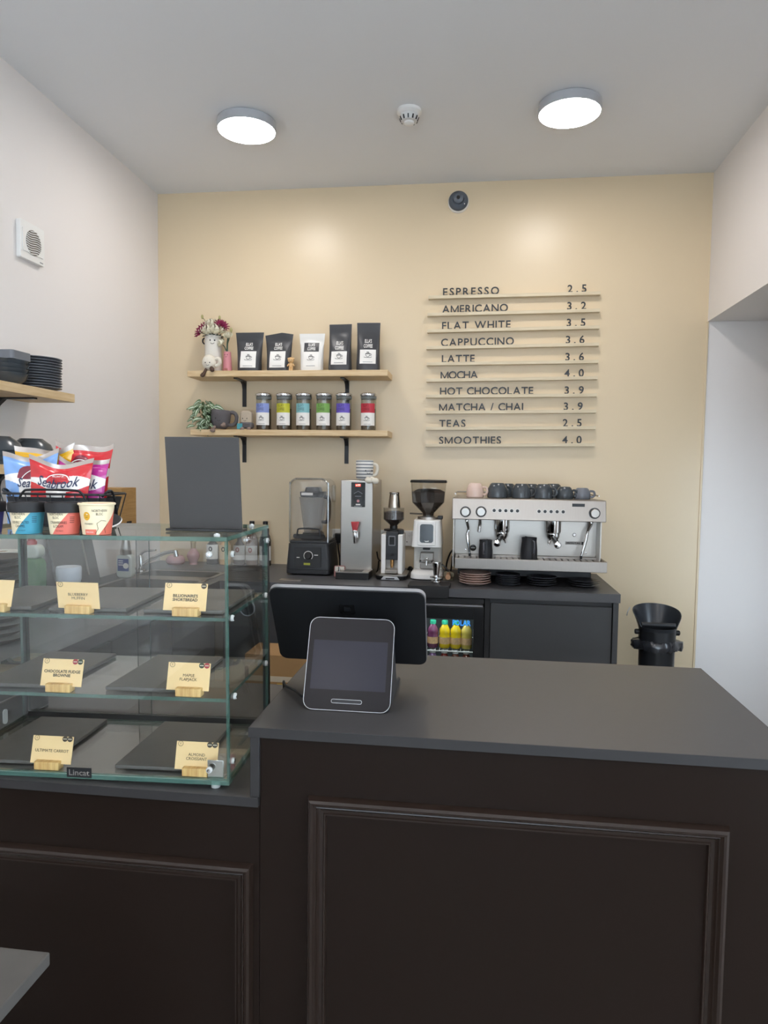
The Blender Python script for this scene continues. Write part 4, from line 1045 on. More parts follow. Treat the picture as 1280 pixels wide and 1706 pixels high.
MB().tube([(-0.03, 0, 0.325), (-0.095, -0.005, 0.327)], 0.004, 8).build('hopper_slide', pm('brown_rod', '#4e463c', rough=0.4), t)
MB().lathe([(0.055, 0.300), (0.055, 0.312), (0.036, 0.316)], n=32).build('neck', STEEL, t)
def octo(prof, name, mat, closed=False):
    return MB().lathe(prof, n=8, closed=closed).xf(Matrix.Rotation(PI/8, 4, 'Z')).build(name, mat, t, smooth=20)
octo([(0.030, 0.314), (0.032, 0.330), (0.087, 0.385), (0.096, 0.486), (0.094, 0.486), (0.085, 0.386), (0.030, 0.331), (0.028, 0.314)], 'hopper', SMOKE, True)
octo([(0.0, 0.318), (0.028, 0.318), (0.030, 0.332), (0.084, 0.387), (0.089, 0.438), (0.06, 0.452), (0.0, 0.456)], 'beans', BEAN)
octo([(0.0, 0.486), (0.099, 0.486), (0.100, 0.492), (0.096, 0.499), (0.0, 0.502)], 'hopper_lid', BLACK)

# tamping mat, tamper, brush, cables ----------------------------------
t = thing('tamping_mat', 'black rubber tamping mat hooked over the worktop edge', 'mat', (-0.200, 3.30, 0.90))
MB().prism(rrect(0.200, 0.14, 0.03, cz=-0.01), 0.0, 0.012, axis='z').build('pad', BLACKM, t, bev=0.003)
MB().prism(rrect(0.190, 0.058, 0.008, cz=-0.015), -0.086, -0.0665).build('front_lip', BLACKM, t, bev=0.003)
t = thing('tamper', 'polished steel tamper standing on the black tamping mat', 'tamper', (-0.170, 3.315, 0.912))
MB().lathe([(0.0, 0), (0.022, 0.0), (0.023, 0.004), (0.022, 0.010), (0.010, 0.014), (0.009, 0.024), (0.0125, 0.026)], n=32).build('base', CHROME, t)
MB().lathe([(0.010, 0.024), (0.030, 0.026), (0.030, 0.030), (0.013, 0.032)], n=32).build('collar', CHROME, t)
MB().lathe([(0.012, 0.031), (0.014, 0.045), (0.0175, 0.075), (0.021, 0.096), (0.020, 0.101), (0.016, 0.102), (0.0, 0.102)], n=32).build('handle', CHROME, t)
t = thing('brush', 'wooden handled brush lying on the worktop beside the tamper', 'brush', (-0.118, 3.47, 0.90))
MB().tube([(0.0, -0.02, 0.020), (0.0, 0.06, 0.022)], [0.013, 0.012], 18).build('handle', pm('peach_wood', '#d2a27c', rough=0.5), t)
MB().prism(rrect(0.052, 0.030, 0.010, cz=0.020), 0.06, 0.085).build('head', pm('brush_head', '#9a9078', rough=0.6), t)
MB().box(-0.024, 0.024, 0.0, 0.088, 0.0, 0.010).build('bristles', pm('bristle', '#6c624f', rough=0.9, var=0.3, scale=120), t, smooth=0)
tag(MB().tube([(-0.138, 3.70, 0.905), (-0.134, 3.69, 0.96), (-0.115, 3.60, 1.02), (-0.104, 3.62, 1.035), (-0.104, 3.68, 1.03), (-0.104, 3.74, 1.0)], 0.0045, 8).build('power_cable', BLACK, None), 'black cable arching up behind the wooden brush', 'cable')
tag(MB().tube([(-0.155, 3.55, 0.970), (-0.130, 3.545, 0.950), (-0.112, 3.54, 0.915), (-0.104, 3.56, 0.906), (-0.112, 3.60, 0.906), (-0.106, 3.645, 0.96), (-0.104, 3.66, 1.0)], 0.0045, 8).build('power_cable', BLACK, None), 'black cable crossing low behind the wooden brush', 'cable')
tag(MB().tube([(-0.497, 3.60, 1.02), (-0.490, 3.60, 0.985), (-0.478, 3.60, 0.972), (-0.466, 3.60, 0.983)], 0.004, 8).tube([(-0.500, 3.62, 0.904), (-0.492, 3.62, 0.93), (-0.488, 3.61, 0.97)], 0.004, 8).build('power_cable', BLACK, None), 'short black cable between boiler and small grinder', 'cable')
tag(MB().tube([(-0.340, 3.66, 0.905), (-0.325, 3.64, 0.935), (-0.31, 3.64, 0.92), (-0.30, 3.70, 0.905)], 0.009, 8).build('power_cable', BLACK, None), 'thick black cable curled between the two grinders', 'cable')
tag(MB().prism(rrect(0.11, 0.05, 0.004), 0.0, 0.003, axis='z').build('steel_tray', STEELH, None, (-0.885, 3.325, 0.90), bev=0.001), 'flat steel tray lying on the worktop before the blender', 'tray')

# ------------------------------------------------------------------ espresso machine
t = thing('espresso_machine', 'stainless steel two-group espresso machine on the back worktop', 'espresso machine', (0.255, 3.40, 0.90))
EM = t
MB().box(-0.088, 0.590, 3.46, 3.83, 0.985, 1.318).build('body', STEEL, t, world=True, bev=0.003)
MB().box(-0.088, 0.590, 3.455, 3.4595, 1.045, 1.22).build('splash_panel', STEEL, t, world=True, smooth=0)
for x0_, x1_ in ((-0.096, -0.0885), (0.5905, 0.598)):
    MB().box(x0_, x1_, 3.36, 3.83, 0.985, 1.318).build('side_panel', pm('machine_white', '#d6d2cb', rough=0.35, metal=0.5), t, world=True, bev=0.002)
b = MB().prism([(3.312, 1.219), (3.46, 1.219), (3.46, 1.318), (3.330, 1.318)], -0.100, 0.609, axis='x')
b.build('control_fascia', STEELH, t, world=True, bev=0.003)
b = MB()
for (p, q) in (((-0.09, 3.80), (0.60, 3.80)), ((-0.09, 3.47), (-0.09, 3.80)), ((0.60, 3.47), (0.60, 3.80))):
    b.tube([(p[0], p[1], 1.335), (q[0], q[1], 1.335)], 0.004, 8)
b.build('cup_rail', STEEL, t, world=True)
FY = lambda z: 3.312 + 0.018*(z - 1.219)/0.099
RUB = pm('ring_dark', '#34363a', rough=0.4)
for x, z in ((-0.037, 1.255), (0.036, 1.257), (0.556, 1.260)):
    y = FY(z)
    MB().lathe([(0.0255, -0.001), (0.0255, 0.006), (0.021, 0.006), (0.021, -0.001)], n=32, axis='y', c=(x, y, z), closed=True).build('knob_ring', RUB, t, world=True)
    k = MB().lathe([(0.0205, -0.001), (0.0205, 0.020), (0.018, 0.023), (0.0, 0.023)], n=32, axis='y', c=(x, y, z)).build('knob', STEEL, t, world=True)
for i in range(10):
    x = (0.097 + 0.027*i) if i < 5 else (0.304 + 0.0275*(i - 5)); z = 1.264
    y = FY(z)
    MB().lathe([(0.0105, -0.001), (0.0105, 0.004), (0.0075, 0.004), (0.0075, -0.001)], n=20, axis='y', c=(x, y, z), closed=True).build('button_ring', STEEL, t, world=True)
    MB().lathe([(0.0075, -0.001), (0.0075, 0.0045), (0.0, 0.005)], n=20, axis='y', c=(x, y, z)).build('button', BLACK, t, world=True)
MB().box(0.455, 0.512, FY(1.296) - 0.002, FY(1.296) + 0.01, 1.2885, 1.303).build('display', BLACK, t, world=True, smooth=0)
for x in (0.138, 0.380):
    MB().lathe([(0.036, 1.222), (0.036, 1.165), (0.034, 1.158), (0.028, 1.155), (0.0, 1.155)][::-1], c=(x, 3.395, 0), n=32).build('group_head', CHROME, t, world=True)
    PF = MB().lathe([(0.030, 1.156), (0.031, 1.142), (0.024, 1.128), (0.0, 1.126)][::-1], c=(x, 3.395, 0), n=28).build('portafilter', CHROME, t, world=True)
    dx = -0.026 if x < 0.2 else 0.006
    MB().tube([(x, 3.375, 1.136), (x + dx*0.6, 3.33, 1.126), (x + dx, 3.26, 1.114)], [0.011, 0.012, 0.015], 14).build('portafilter_handle', BLACK, PF, world=True)
    MB().lathe([(0.0155, 0), (0.016, 0.004), (0.012, 0.008), (0.0, 0.009)], axis='y', c=(x + dx, 3.26, 1.114), n=20).build('handle_cap', CHROME, PF, world=True)
    for k in (-1, 1):
        MB().tube([(x, 3.395, 1.128), (x + k*0.016, 3.39, 1.120), (x + k*0.020, 3.388, 1.104)], [0.007, 0.006, 0.0055], 10).build('spout', CHROME, PF, world=True)
MB().tube([(-0.032, 3.42, 1.222), (-0.030, 3.42, 1.20), (-0.022, 3.405, 1.165), (-0.026, 3.40, 1.135), (-0.014, 3.39, 1.05)], [0.009, 0.007, 0.0055, 0.008, 0.005], 10).build('steam_wand', CHROME, t, world=True)
MB().tube([(0.560, 3.42, 1.222), (0.556, 3.42, 1.20), (0.540, 3.40, 1.165), (0.532, 3.395, 1.125), (0.511, 3.38, 1.052)], [0.010, 0.010, 0.006, 0.008, 0.005], 10).build('steam_wand', CHROME, t, world=True)
MB().lathe([(0.0055, 0.0), (0.006, 0.014), (0.0055, 0.016)], n=10, c=(0.510, 3.379, 1.038)).build('wand_tip', BLACK, t, world=True)
MB().lathe([(0.0055, 0.0), (0.006, 0.014), (0.0055, 0.016)], n=10, c=(-0.0135, 3.389, 1.036)).build('wand_tip', BLACK, t, world=True)
MB().tube([(0.033, 3.42, 1.222), (0.033, 3.415, 1.19), (0.029, 3.405, 1.152)], [0.006, 0.008, 0.0075], 10).build('hot_water_spout', CHROME, t, world=True)
MB().lathe([(0.0155, -0.001), (0.0155, 0.006), (0.012, 0.008), (0.0, 0.008)], n=24, axis='y', c=(0.002, 3.455, 1.070)).build('gauge', BLACK, t, world=True)
MB().box(-0.010 + 0.002, 0.010 + 0.002, 3.4455, 3.4468, 1.069, 1.0715).build('gauge_needle', PAPER, t, world=True, smooth=0)
MB().box(0.446, 0.540, 3.452, 3.455, 1.098, 1.113).build('badge', pm('badge_grey', '#9b9893', rough=0.4), t, world=True, smooth=0)
MB().box(0.522, 0.540, 3.4505, 3.452, 1.098, 1.113).build('badge_corner', BLACK, t, world=True, smooth=0)
put_text('IBERITAL', 0.011, INK, t, (0.484 - 0.255, 3.4515 - 3.40, 1.1055 - 0.90), width=0.066, bold=0.0002)
MB().lathe([(0.009, -0.001), (0.009, 0.008), (0.006, 0.012), (0.0, 0.012)], n=20, axis='y', c=(0.486, 3.455, 1.147)).build('bolt', CHROME, t, world=True)
for x in (-0.035, 0.545):
    MB().lathe([(0.004, -0.001), (0.004, 0.004), (0.0, 0.005)], n=12, axis='y', c=(x, 3.455, 1.060)).build('screw', CHROME, t, world=True)
b = MB().box(-0.082, 0.612, 3.272, 3.284, 0.990, 1.040).box(-0.082, 0.612, 3.44, 3.452, 0.990, 1.040).box(-0.082, -0.070, 3.284, 3.44, 0.990, 1.040).box(0.600, 0.612, 3.284, 3.44, 0.990, 1.040).box(-0.070, 0.600, 3.284, 3.44, 0.990, 1.000)
DT = b.build('drip_tray', STEELH, t, world=True, bev=0.002)
for k in range(23):
    x = -0.062 + k*0.0288
    MB().box(x, x + 0.020, 3.285, 3.439, 1.026, 1.031).build('grille_bar', STEEL, DT, world=True, smooth=0)
MB().box(-0.072, 0.578, 3.50, 3.82, 0.93, 0.989).build('underframe', BLACK, t, world=True, smooth=0)
for x in (-0.04, 0.545):
    for y in (3.53, 3.79):
        MB().lathe([(0.02, 0.9), (0.022, 0.905), (0.017, 0.93)], c=(x, y, 0), n=16).build('foot', BLACK, t, world=True)

# mugs upside down on the machine
def mug_parts(t, r, h, mat, ang):
    prof = [(r*0.95, 0.0), (r, 0.003), (r*1.0, h*0.35), (r*0.93, h*0.65), (r*0.72, h*0.92), (r*0.58, h), (r*0.55, h*0.985), (0.0, h*0.985)]
    MB().lathe(prof, n=36).build('body', mat, t)
    c, s_ = math.cos(ang), math.sin(ang)
    P = lambda q, z: (q*c, q*s_, z)
    MB().tube([P(r*0.95, h*0.22), P(r*1.25, h*0.20), P(r*1.45, h*0.42), P(r*1.32, h*0.68), P(r*0.88, h*0.72)], 0.0055, 8).build('handle', mat, t)
ml = [(0.006, 3.49, 0.043, 0.062, PCERAM, -0.3, 'speckled pink mug upside down at left end of espresso machine top'),
      (0.116, 3.49, 0.050, 0.064, DCERAM, 0.5, 'dark grey mug upside down just right of the pink mug'),
      (0.232, 3.49, 0.047, 0.062, DCERAM, -0.2, 'dark grey mug upside down, second right of the pink mug'),
      (0.340, 3.49, 0.046, 0.062, DCERAM, -0.5, 'dark grey mug upside down, third right of the pink mug'),
      (0.440, 3.49, 0.042, 0.052, DCERAM, -0.2, 'smaller dark grey mug, second from right on machine top'),
      (0.525, 3.50, 0.040, 0.048, DCERAM2, -0.1, 'rightmost dark blue-grey cup on top of the espresso machine'),
      (0.170, 3.62, 0.047, 0.060, DCERAM, 0.3, 'dark mug in the back row, left, behind the front mugs'),
      (0.288, 3.62, 0.047, 0.060, DCERAM, 0.2, 'dark mug in the back row, middle, behind the front mugs'),
      (0.400, 3.62, 0.047, 0.062, DCERAM, 0.4, 'dark mug in the back row, right, behind the front mugs')]
for x, y, r, h, m, a, lab in ml:
    t = thing('mug', lab, 'mug', (x, y, 1.3186), 0, 'mugs on the espresso machine'); mug_parts(t, r, h*1.12, m, a)
# black milk jugs on the drip tray
for x, y, r, h, ang, lab in ((0.062, 3.36, 0.033, 0.088, -1.8, 'black milk jug on the drip tray below the left group'), (0.266, 3.36, 0.039, 0.105, -1.2, 'larger black milk jug on the drip tray between the groups')):
    t = thing('milk_jug', lab, 'jug', (x, y, 1.0315), 0, 'black milk jugs on the drip tray')
    b = MB().lathe([(0.0, 0.0), (r*0.98, 0.0), (r, 0.004), (r*1.0, h*0.45), (r*0.88, h*0.85), (r*0.92, h), (r*0.88, h), (r*0.84, h*0.85), (r*0.95, h*0.45), (r*0.94, 0.006), (0.0, 0.006)], n=32)
    b.build('body', pm('jug_black', '#26272b', rough=0.5), t)
    c, s_ = math.cos(ang), math.sin(ang); P = lambda q, z: (q*c, q*s_, z)
    MB().tube([P(r*0.9, h*0.86), P(r*1.35, h*0.84), P(r*1.45, h*0.7), P(r*1.40, h*0.35), P(r*1.0, h*0.25)], 0.0055, 8).build('handle', pm('jug_handle', '#4b4b50', rough=0.35), t)
    MB().prism([(-0.010, h*0.90), (0.010, h*0.90), (0.0, h*1.02)], r*0.80, r*1.12).xf(Matrix.Rotation(ang + PI/2, 4, 'Z')).build('spout', pm('jug_black', '#26272b'), t)
stack('saucer', 'saucer', 'pink saucer in the stack under the espresso machine, %s', 0.014, 3.385, 0.90, 0.076, 5, 0.0112, PCERAM, 0.015, 'pink saucers by the espresso machine')
stack('saucer', 'saucer', 'small black saucer in the stack next to the pink ones, %s', 0.172, 3.402, 0.90, 0.059, 6, 0.0085, pm('black_ceramic', '#43444a', rough=0.3, var=0.03), 0.011, 'small black saucers')
stack('saucer', 'saucer', 'black saucer in the middle-right stack below the machine, %s', 0.335, 3.420, 0.90, 0.070, 4, 0.0105, MATS['black_ceramic'], 0.013, 'black saucers, middle-right stack')
stack('saucer', 'saucer', 'black saucer in the rightmost low stack below the machine, %s', 0.535, 3.425, 0.90, 0.073, 3, 0.0105, MATS['black_ceramic'], 0.013, 'black saucers, rightmost stack')

# ------------------------------------------------------------------ things around the sink
SYR = pm('syrup_glass', '#2f2a2b', rough=0.12, var=0.1)
for i, (x, kind, tint) in enumerate(((-1.470, 'drop', '#3b2f2d'), (-1.395, 'leaf', '#e0b98a'), (-1.312, 'plain', '#3a2d2b'), (-1.238, 'swirl', '#6c4a35'), (-1.160, 'drop', '#2b2b30'))):
    t = thing('syrup_bottle', '%s by the back wall' % ['dark syrup bottle, leftmost of the row', 'amber syrup bottle with a green leaf label', 'syrup bottle hidden behind the display case corner', 'brown syrup bottle with black cap, second from right', 'dark syrup bottle with black cap, rightmost of the row'][i], 'bottle', (x, 3.80, 0.90), 0, 'syrup bottles by the sink')
    h = 0.25 if i > 2 else 0.175
    MB().lathe([(0.0, 0), (0.031, 0), (0.034, 0.004), (0.034, h*0.56), (0.028, h*0.66), (0.014, h*0.76), (0.0125, h*0.88), (0.0, h*0.88)], n=28).build('bottle_body', pm('syrup_%d' % i, tint, rough=0.12, var=0.08, coat=0.4), t)
    MB().lathe([(0.0145, h*0.87), (0.0145, h*0.99), (0.012, h), (0.0, h)], n=20).build('cap', BLACK, t)
    R2 = 0.0346; cf = lambda px, pz: (R2*math.sin(px/R2), -R2*math.cos(px/R2), pz)
    patch(-0.048, 0.048, 0.030, 0.112, cf, 14, 3).build('label_band', PAPER if i != 1 else pm('peach_label', '#ead2ae', rough=0.6), t)
    v, f = ribbons([[(0.008*math.cos(a), 0.088 + 0.011*math.sin(a)) for a in [2*PI*k/14 for k in range(15)]]], 0.006)
    MB().add([((R2 + .0006)*math.sin(px/R2), -(R2 + .0006)*math.cos(px/R2), pz) for px, pz in v], f).build('emblem', {'drop': INK, 'leaf': INKG}.get(kind, INKR), t, smooth=0)
t = thing('lidded_dish', 'round pink lidded dish on the worktop behind the tap', 'dish', (-1.665, 3.74, 0.90))
PKG = pm('pink_glass', '#c9a0a4', rough=0.2, var=0.08)
MB().lathe([(0.0, 0), (0.040, 0.0), (0.052, 0.012), (0.052, 0.022), (0.0, 0.022)], n=32).build('dish', PKG, t)
MB().lathe([(0.053, 0.022), (0.053, 0.028), (0.040, 0.048), (0.012, 0.056), (0.0, 0.056)], n=32).build('lid', PKG, t)
t = thing('glass_flask', 'small pink glass flask with a gold neck by the sink', 'bottle', (-1.566, 3.755, 0.90))
MB().lathe([(0.0, 0), (0.022, 0.0), (0.020, 0.010), (0.026, 0.022), (0.036, 0.045), (0.032, 0.065), (0.016, 0.085), (0.012, 0.095), (0.0, 0.095)], n=32).build('flask', PKG, t)
MB().lathe([(0.0135, 0.085), (0.014, 0.118), (0.016, 0.120), (0.015, 0.136), (0.0, 0.137)], n=20).build('neck', pm('gold_cap', '#a78b52', rough=0.35, metal=0.7), t)
t = thing('spray_bottle', 'white cleaner bottle with blue label and silver top beside the tap', 'bottle', (-1.690, 3.22, 0.903))
MB().prism(rrect(0.080, 0.115, 0.022, cz=0.0575), -0.022, 0.022).build('bottle_body', pm('milky_bottle', '#c9cfcb', rough=0.3, var=0.04), t, bev=0.006, bseg=3)
MB().box(-0.030, 0.026, -0.0242, -0.0225, 0.034, 0.094).build('label_panel', pm('blue_label', '#2f4a8a', rough=0.45, var=0.15, scale=60), t, smooth=0)
MB().prism(circ(0.014, 24, 0.012, 0.060), -0.0242, -0.0250).build('label_disc', PAPER, t)
for k in range(3):
    MB().box(-0.026, -0.002, -0.0248, -0.0242, 0.082 - k*0.010, 0.086 - k*0.010).build('label_print', PAPER, t, smooth=0)
MB().lathe([(0.026, 0.113), (0.028, 0.120), (0.020, 0.175), (0.016, 0.205), (0.0, 0.207)], n=28).build('silver_top', STEEL, t)
t = thing('cutting_board', 'grey rounded chopping board leaning against the left wall', 'cutting board', (-1.735, 2.895, 0.90))
b = MB().prism(rrect(0.33, 0.275, 0.025, cz=0.1375), -0.006, 0.006, axis='x').xf(Matrix.Rotation(-0.21, 4, 'Y')); b.build('board', pm('board_grey', '#5d5a58', rough=0.5, var=0.08), t, bev=0.002)
b = MB().prism(rrect(0.012, 0.20, 0.004, cz=0.15), -0.0095, -0.002, axis='x'); b.v = [(-x, y + 0.075, z) for x, y, z in b.v]; b.xf(Matrix.Rotation(-0.21, 4, 'Y')); b.build('grip_strip', pm('board_grip', '#8b8780', rough=0.4), t)
t = thing('storage_tub', 'white tub with pale blue lid standing behind the blueberry card', 'tub', (-1.45, 2.345, 0.90))
MB().lathe([(0.0, 0), (0.038, 0), (0.040, 0.005), (0.040, 0.135), (0.0, 0.135)], n=32).build('tub', pm('tub_white', '#d6dad8', rough=0.4), t)
MB().lathe([(0.0405, 0.118), (0.0405, 0.128)], n=32).build('teal_band', pm('teal_band', '#4d8f8c', rough=0.4), t)
MB().lathe([(0.043, 0.135), (0.0435, 0.178), (0.041, 0.184), (0.0, 0.185)], n=32).build('lid', pm('lid_pale', '#c5ccd6', rough=0.4), t)
t = thing('soap_bottle', 'clear bottle of green washing-up liquid with a red cap', 'bottle', (-1.58, 2.325, 0.90))
MB().prism(rrect(0.086, 0.215, 0.025, cz=0.1075), -0.028, 0.028).build('bottle_body', pm('soap_green', '#4f7a50', rough=0.15, var=0.1), t, bev=0.010, bseg=3)
MB().prism(rrect(0.080, 0.05, 0.022, cz=0.238), -0.024, 0.024).build('shoulder', pm('clear_shoulder', '#c3cbc3', rough=0.2), t, bev=0.008, bseg=3)
MB().lathe([(0.018, 0.262), (0.018, 0.275), (0.014, 0.277), (0.012, 0.298), (0.0, 0.299)], n=20).build('cap', pm('cap_red', '#a8383a', rough=0.4), t)
t = thing('paper_towel_roll', 'white paper roll standing behind the green soap bottle', 'paper roll', (-1.70, 2.33, 0.90))
MB().lathe([(0.02, 0), (0.062, 0.0), (0.062, 0.235), (0.02, 0.235)], n=32, closed=True).build('roll', PAPER, t)
MB().lathe([(0.018, 0.002), (0.0199, 0.002), (0.0199, 0.233), (0.018, 0.233)], n=24, closed=True).build('core', CARDB, t)
stack('side_plate', 'plate', 'dark brown plate in the stack left of the display case, %s', -1.455, 1.96, 0.90, 0.09, 12, 0.0225, pm('brown_ceramic', '#4a403c', rough=0.35, var=0.05), 0.020, 'plates on the left worktop')

# ------------------------------------------------------------------ knock-out bin
t = thing('knock_bin', 'black coffee knock-out bin with scoop funnel and liner bag by the back wall', 'bin', (0.905, 3.52, 0.0))
MB().lathe([(0.0, 0.0), (0.080, 0.0), (0.083, 0.01), (0.083, 0.62), (0.0, 0.62)], n=40).build('bin_body', pm('bin_black', '#1e2125', rough=0.35, var=0.04), t)
rb = random.Random(4); bb = MB(); n = 64; rings = []
for (rr, z) in ((0.0845, 0.60), (0.094, 0.590), (0.099, 0.605), (0.096, 0.630), (0.088, 0.638), (0.084, 0.634)):
    rings.append([((rr + rb.uniform(-0.006, 0.006) + (0.020 if rr > 0.093 and (abs(math.cos(2*PI*i/n)) > 0.93) else 0)) * math.cos(2*PI*i/n), (rr + rb.uniform(-0.004, 0.004))*math.sin(2*PI*i/n), z + rb.uniform(-0.005, 0.005)) for i in range(n)])
vs = [p for r_ in rings for p in r_]
bb.add(vs, [(j*n+i, j*n+(i+1) % n, (j+1)*n+(i+1) % n, (j+1)*n+i) for j in range(5) for i in range(n)])
bb.build('liner_bag', pm('bag_film', '#2a2d33', rough=0.22, var=0.1, coat=0.5), t, smooth=75)
MB().lathe([(0.0835, 0.60), (0.086, 0.602), (0.086, 0.690), (0.082, 0.690), (0.082, 0.60)], n=40, closed=True).build('collar', pm('bin_black', '#1e2125'), t)
# flared scoop: high at the back, cut low at the front
fb = MB(); n = 48; k = 8; vs = []; vi = []
for i in range(n):
    a = 2*PI*i/n
    s_ = max(0.0, (math.sin(a) + 0.30)/1.30)                  # 1 at the back, 0 over the front quarter
    s_ = s_**0.35 if s_ > 0 else 0.0
    for j in range(k + 1):
        u = j/k*(0.16 + 0.84*s_)
        r_ = 0.086 + 0.042*u**1.2
        vs.append((r_*math.cos(a), r_*math.sin(a), 0.685 + 0.108*u)); vi.append(((r_-0.0035)*math.cos(a), (r_-0.0035)*math.sin(a), 0.685 + 0.108*u))
K = k + 1; N_ = len(vs)
fs = []
for i in range(n):
    j = (i+1) % n
    for q in range(k):
        fs.append((i*K+q, j*K+q, j*K+q+1, i*K+q+1)); fs.append((N_+i*K+q, N_+i*K+q+1, N_+j*K+q+1, N_+j*K+q))
    fs.append((i*K+k, j*K+k, N_+j*K+k, N_+i*K+k))
fb.add(vs + vi, fs).build('scoop_funnel', pm('bin_scoop', '#2b2f35', rough=0.28, var=0.04), t)
MB().tube([(-0.080, -0.02, 0.712), (0.080, -0.02, 0.712)], 0.011, 14).build('knock_bar', CHAR, t)
for sx in (-1, 1):
    MB().lathe([(0.013, 0), (0.013, 0.016), (0.010, 0.020), (0, 0.020)], axis='x', n=18).build('clamp_knob', BLACK, t, (sx*0.086, 0, 0.672), (0, 0, 0 if sx > 0 else PI))
MB().tube([(-0.126, 0.03, 0.785), (-0.138, 0.02, 0.765), (-0.142, 0.018, 0.745)], 0.0025, 6).build('wire_hook', SILVER, t)

t = thing('cardboard_box', 'brown cardboard box with white strip and yellow sticker behind the counter', 'box', (-0.87, 3.05, 0.0))
MB().box(-0.14, 0.16, -0.05, 0.16, 0.0, 0.612).build('carton', CARDB, t, bev=0.003)
MB().box(-0.13, 0.15, -0.0515, -0.050, 0.49, 0.515).build('white_strip', pm('strip_beige', '#c7b8a0', rough=0.7), t, smooth=0)
MB().box(0.01, 0.085, -0.0515, -0.050, 0.42, 0.482).build('sticker', pm('sticker_yellow', '#d3b33a', rough=0.6), t, smooth=0)
v, f = ribbons([[(0.03, 0.44), (0.045, 0.465), (0.06, 0.44), (0.03, 0.44)]], 0.004)
MB().add([(x, -0.0525, z) for x, z in v], f).build('sticker_mark', INK, t, smooth=0)

# ================================================================== service counter (front)
YC = 1.105      # plane of the panelled front
t = thing('service_counter', 'raised dark brown panelled service counter at the right', 'counter', (0.07, YC, 0.0))
MB().box(-0.345, 0.495, YC, YC + 0.018, 0.0, 1.003).build('front_panel', BROWN, t, world=True, smooth=0)
MB().box(0.477, 0.495, YC + 0.018, 1.59, 0.0, 1.003).build('end_panel', BROWN, t, world=True, smooth=0)
MB().box(-0.3605, -0.345, 1.098, 1.59, 0.9005, 1.003).build('upstand', EDGEB, t, world=True, bev=0.0008)
MB().box(-0.345, -0.327, YC + 0.018, 1.59, 0.0, 1.003).build('inner_panel', BROWN, t, world=True, smooth=0)
PROF = [(0.0, 0.0), (0.0005, 0.006), (0.003, 0.013), (0.007, 0.0155), (0.011, 0.0145), (0.0135, 0.0105), (0.0145, 0.0095), (0.0165, 0.010), (0.0175, 0.0075), (0.021, 0.004), (0.026, 0.0035), (0.0275, 0.0055), (0.030, 0.0055), (0.0315, 0.0)]
def moulding(parent, x0, x1, z0, z1):
    cs = [Vector((x0, 0, z1)), Vector((x1, 0, z1)), Vector((x1, 0, z0)), Vector((x0, 0, z0))]
    for i in range(4):
        p, q = cs[i], cs[(i+1) % 4]
        al = (q - p).normalized(); inn = Vector((al.z, 0, -al.x))
        vs = []; n = len(PROF)
        for base, sg in ((p, 1), (q, -1)):
            for s_, d in PROF:
                v = base + (inn + al*sg)*s_
                vs.append((v.x, YC - d, v.z))
        fs = [(k, k+1, n+k+1, n+k) for k in range(n-1)] + [list(range(n))[::-1], [n + k for k in range(n)]]
        MB().add(vs, fs).build('moulding', MOULD, parent, world=True, smooth=25)
moulding(t, -0.262, 0.401, 0.10, 0.908)
def worktop(x0, x1, y0, y1, z0, z1, label):
    t = thing('worktop', label, 'worktop', ((x0+x1)/2, (y0+y1)/2, z0))
    e = 0.0012
    MB().box(x0 + e, x1 - e, y0 + e, y1 - e, z0, z1).build('board', LAMI, t, world=True, smooth=0)
    MB().box(x0, x1, y0, y0 + e - 0.0001, z0, z1 - 0.0004).build('edge_band', EDGEB, t, world=True, smooth=0)
    MB().box(x0, x0 + e - 0.0001, y0 + e, y1, z0, z1 - 0.0004).build('edge_band', EDGEB, t, world=True, smooth=0)
    MB().box(x1 - e + 0.0001, x1, y0 + e, y1, z0, z1 - 0.0004).build('edge_band', EDGEB, t, world=True, smooth=0)
worktop(-0.363, 0.507, 1.096, 1.600, 1.0035, 1.020, 'matt anthracite worktop of the raised service counter')
t = thing('service_counter', 'lower dark brown panelled counter carrying the display case', 'counter', (-1.08, YC, 0.0))
MB().box(XL + 0.002, -0.346, YC, YC + 0.018, 0.0, 0.884).build('front_panel', BROWN, t, world=True, smooth=0)
moulding(t, -1.70, -0.357, 0.10, 0.782)
worktop(XL + 0.002, -0.3462, 1.096, 1.70, 0.8845, 0.900, 'anthracite worktop of the lower counter under the display case')

# stone table in the foreground
t = thing('cafe_table', 'grey stone-effect table top at the bottom left of the picture', 'table', (-0.90, 0.60, 0.0))
STONE = pm('grey_stone', '#55514d', rough=0.7, var=0.16, scale=22, bump=0.06, bscale=80)
MB().box(-0.305, 0.30, -0.30, 0.309, 0.720, 0.740).build('table_top', STONE, t, bev=0.002)
MB().tube([(0, 0, 0.02), (0, 0, 0.719)], 0.03, 20).build('column', BLACK, t)
MB().lathe([(0.0, 0.0), (0.21, 0.0), (0.21, 0.012), (0.03, 0.03), (0.0, 0.03)], n=36).build('foot_plate', BLACK, t)

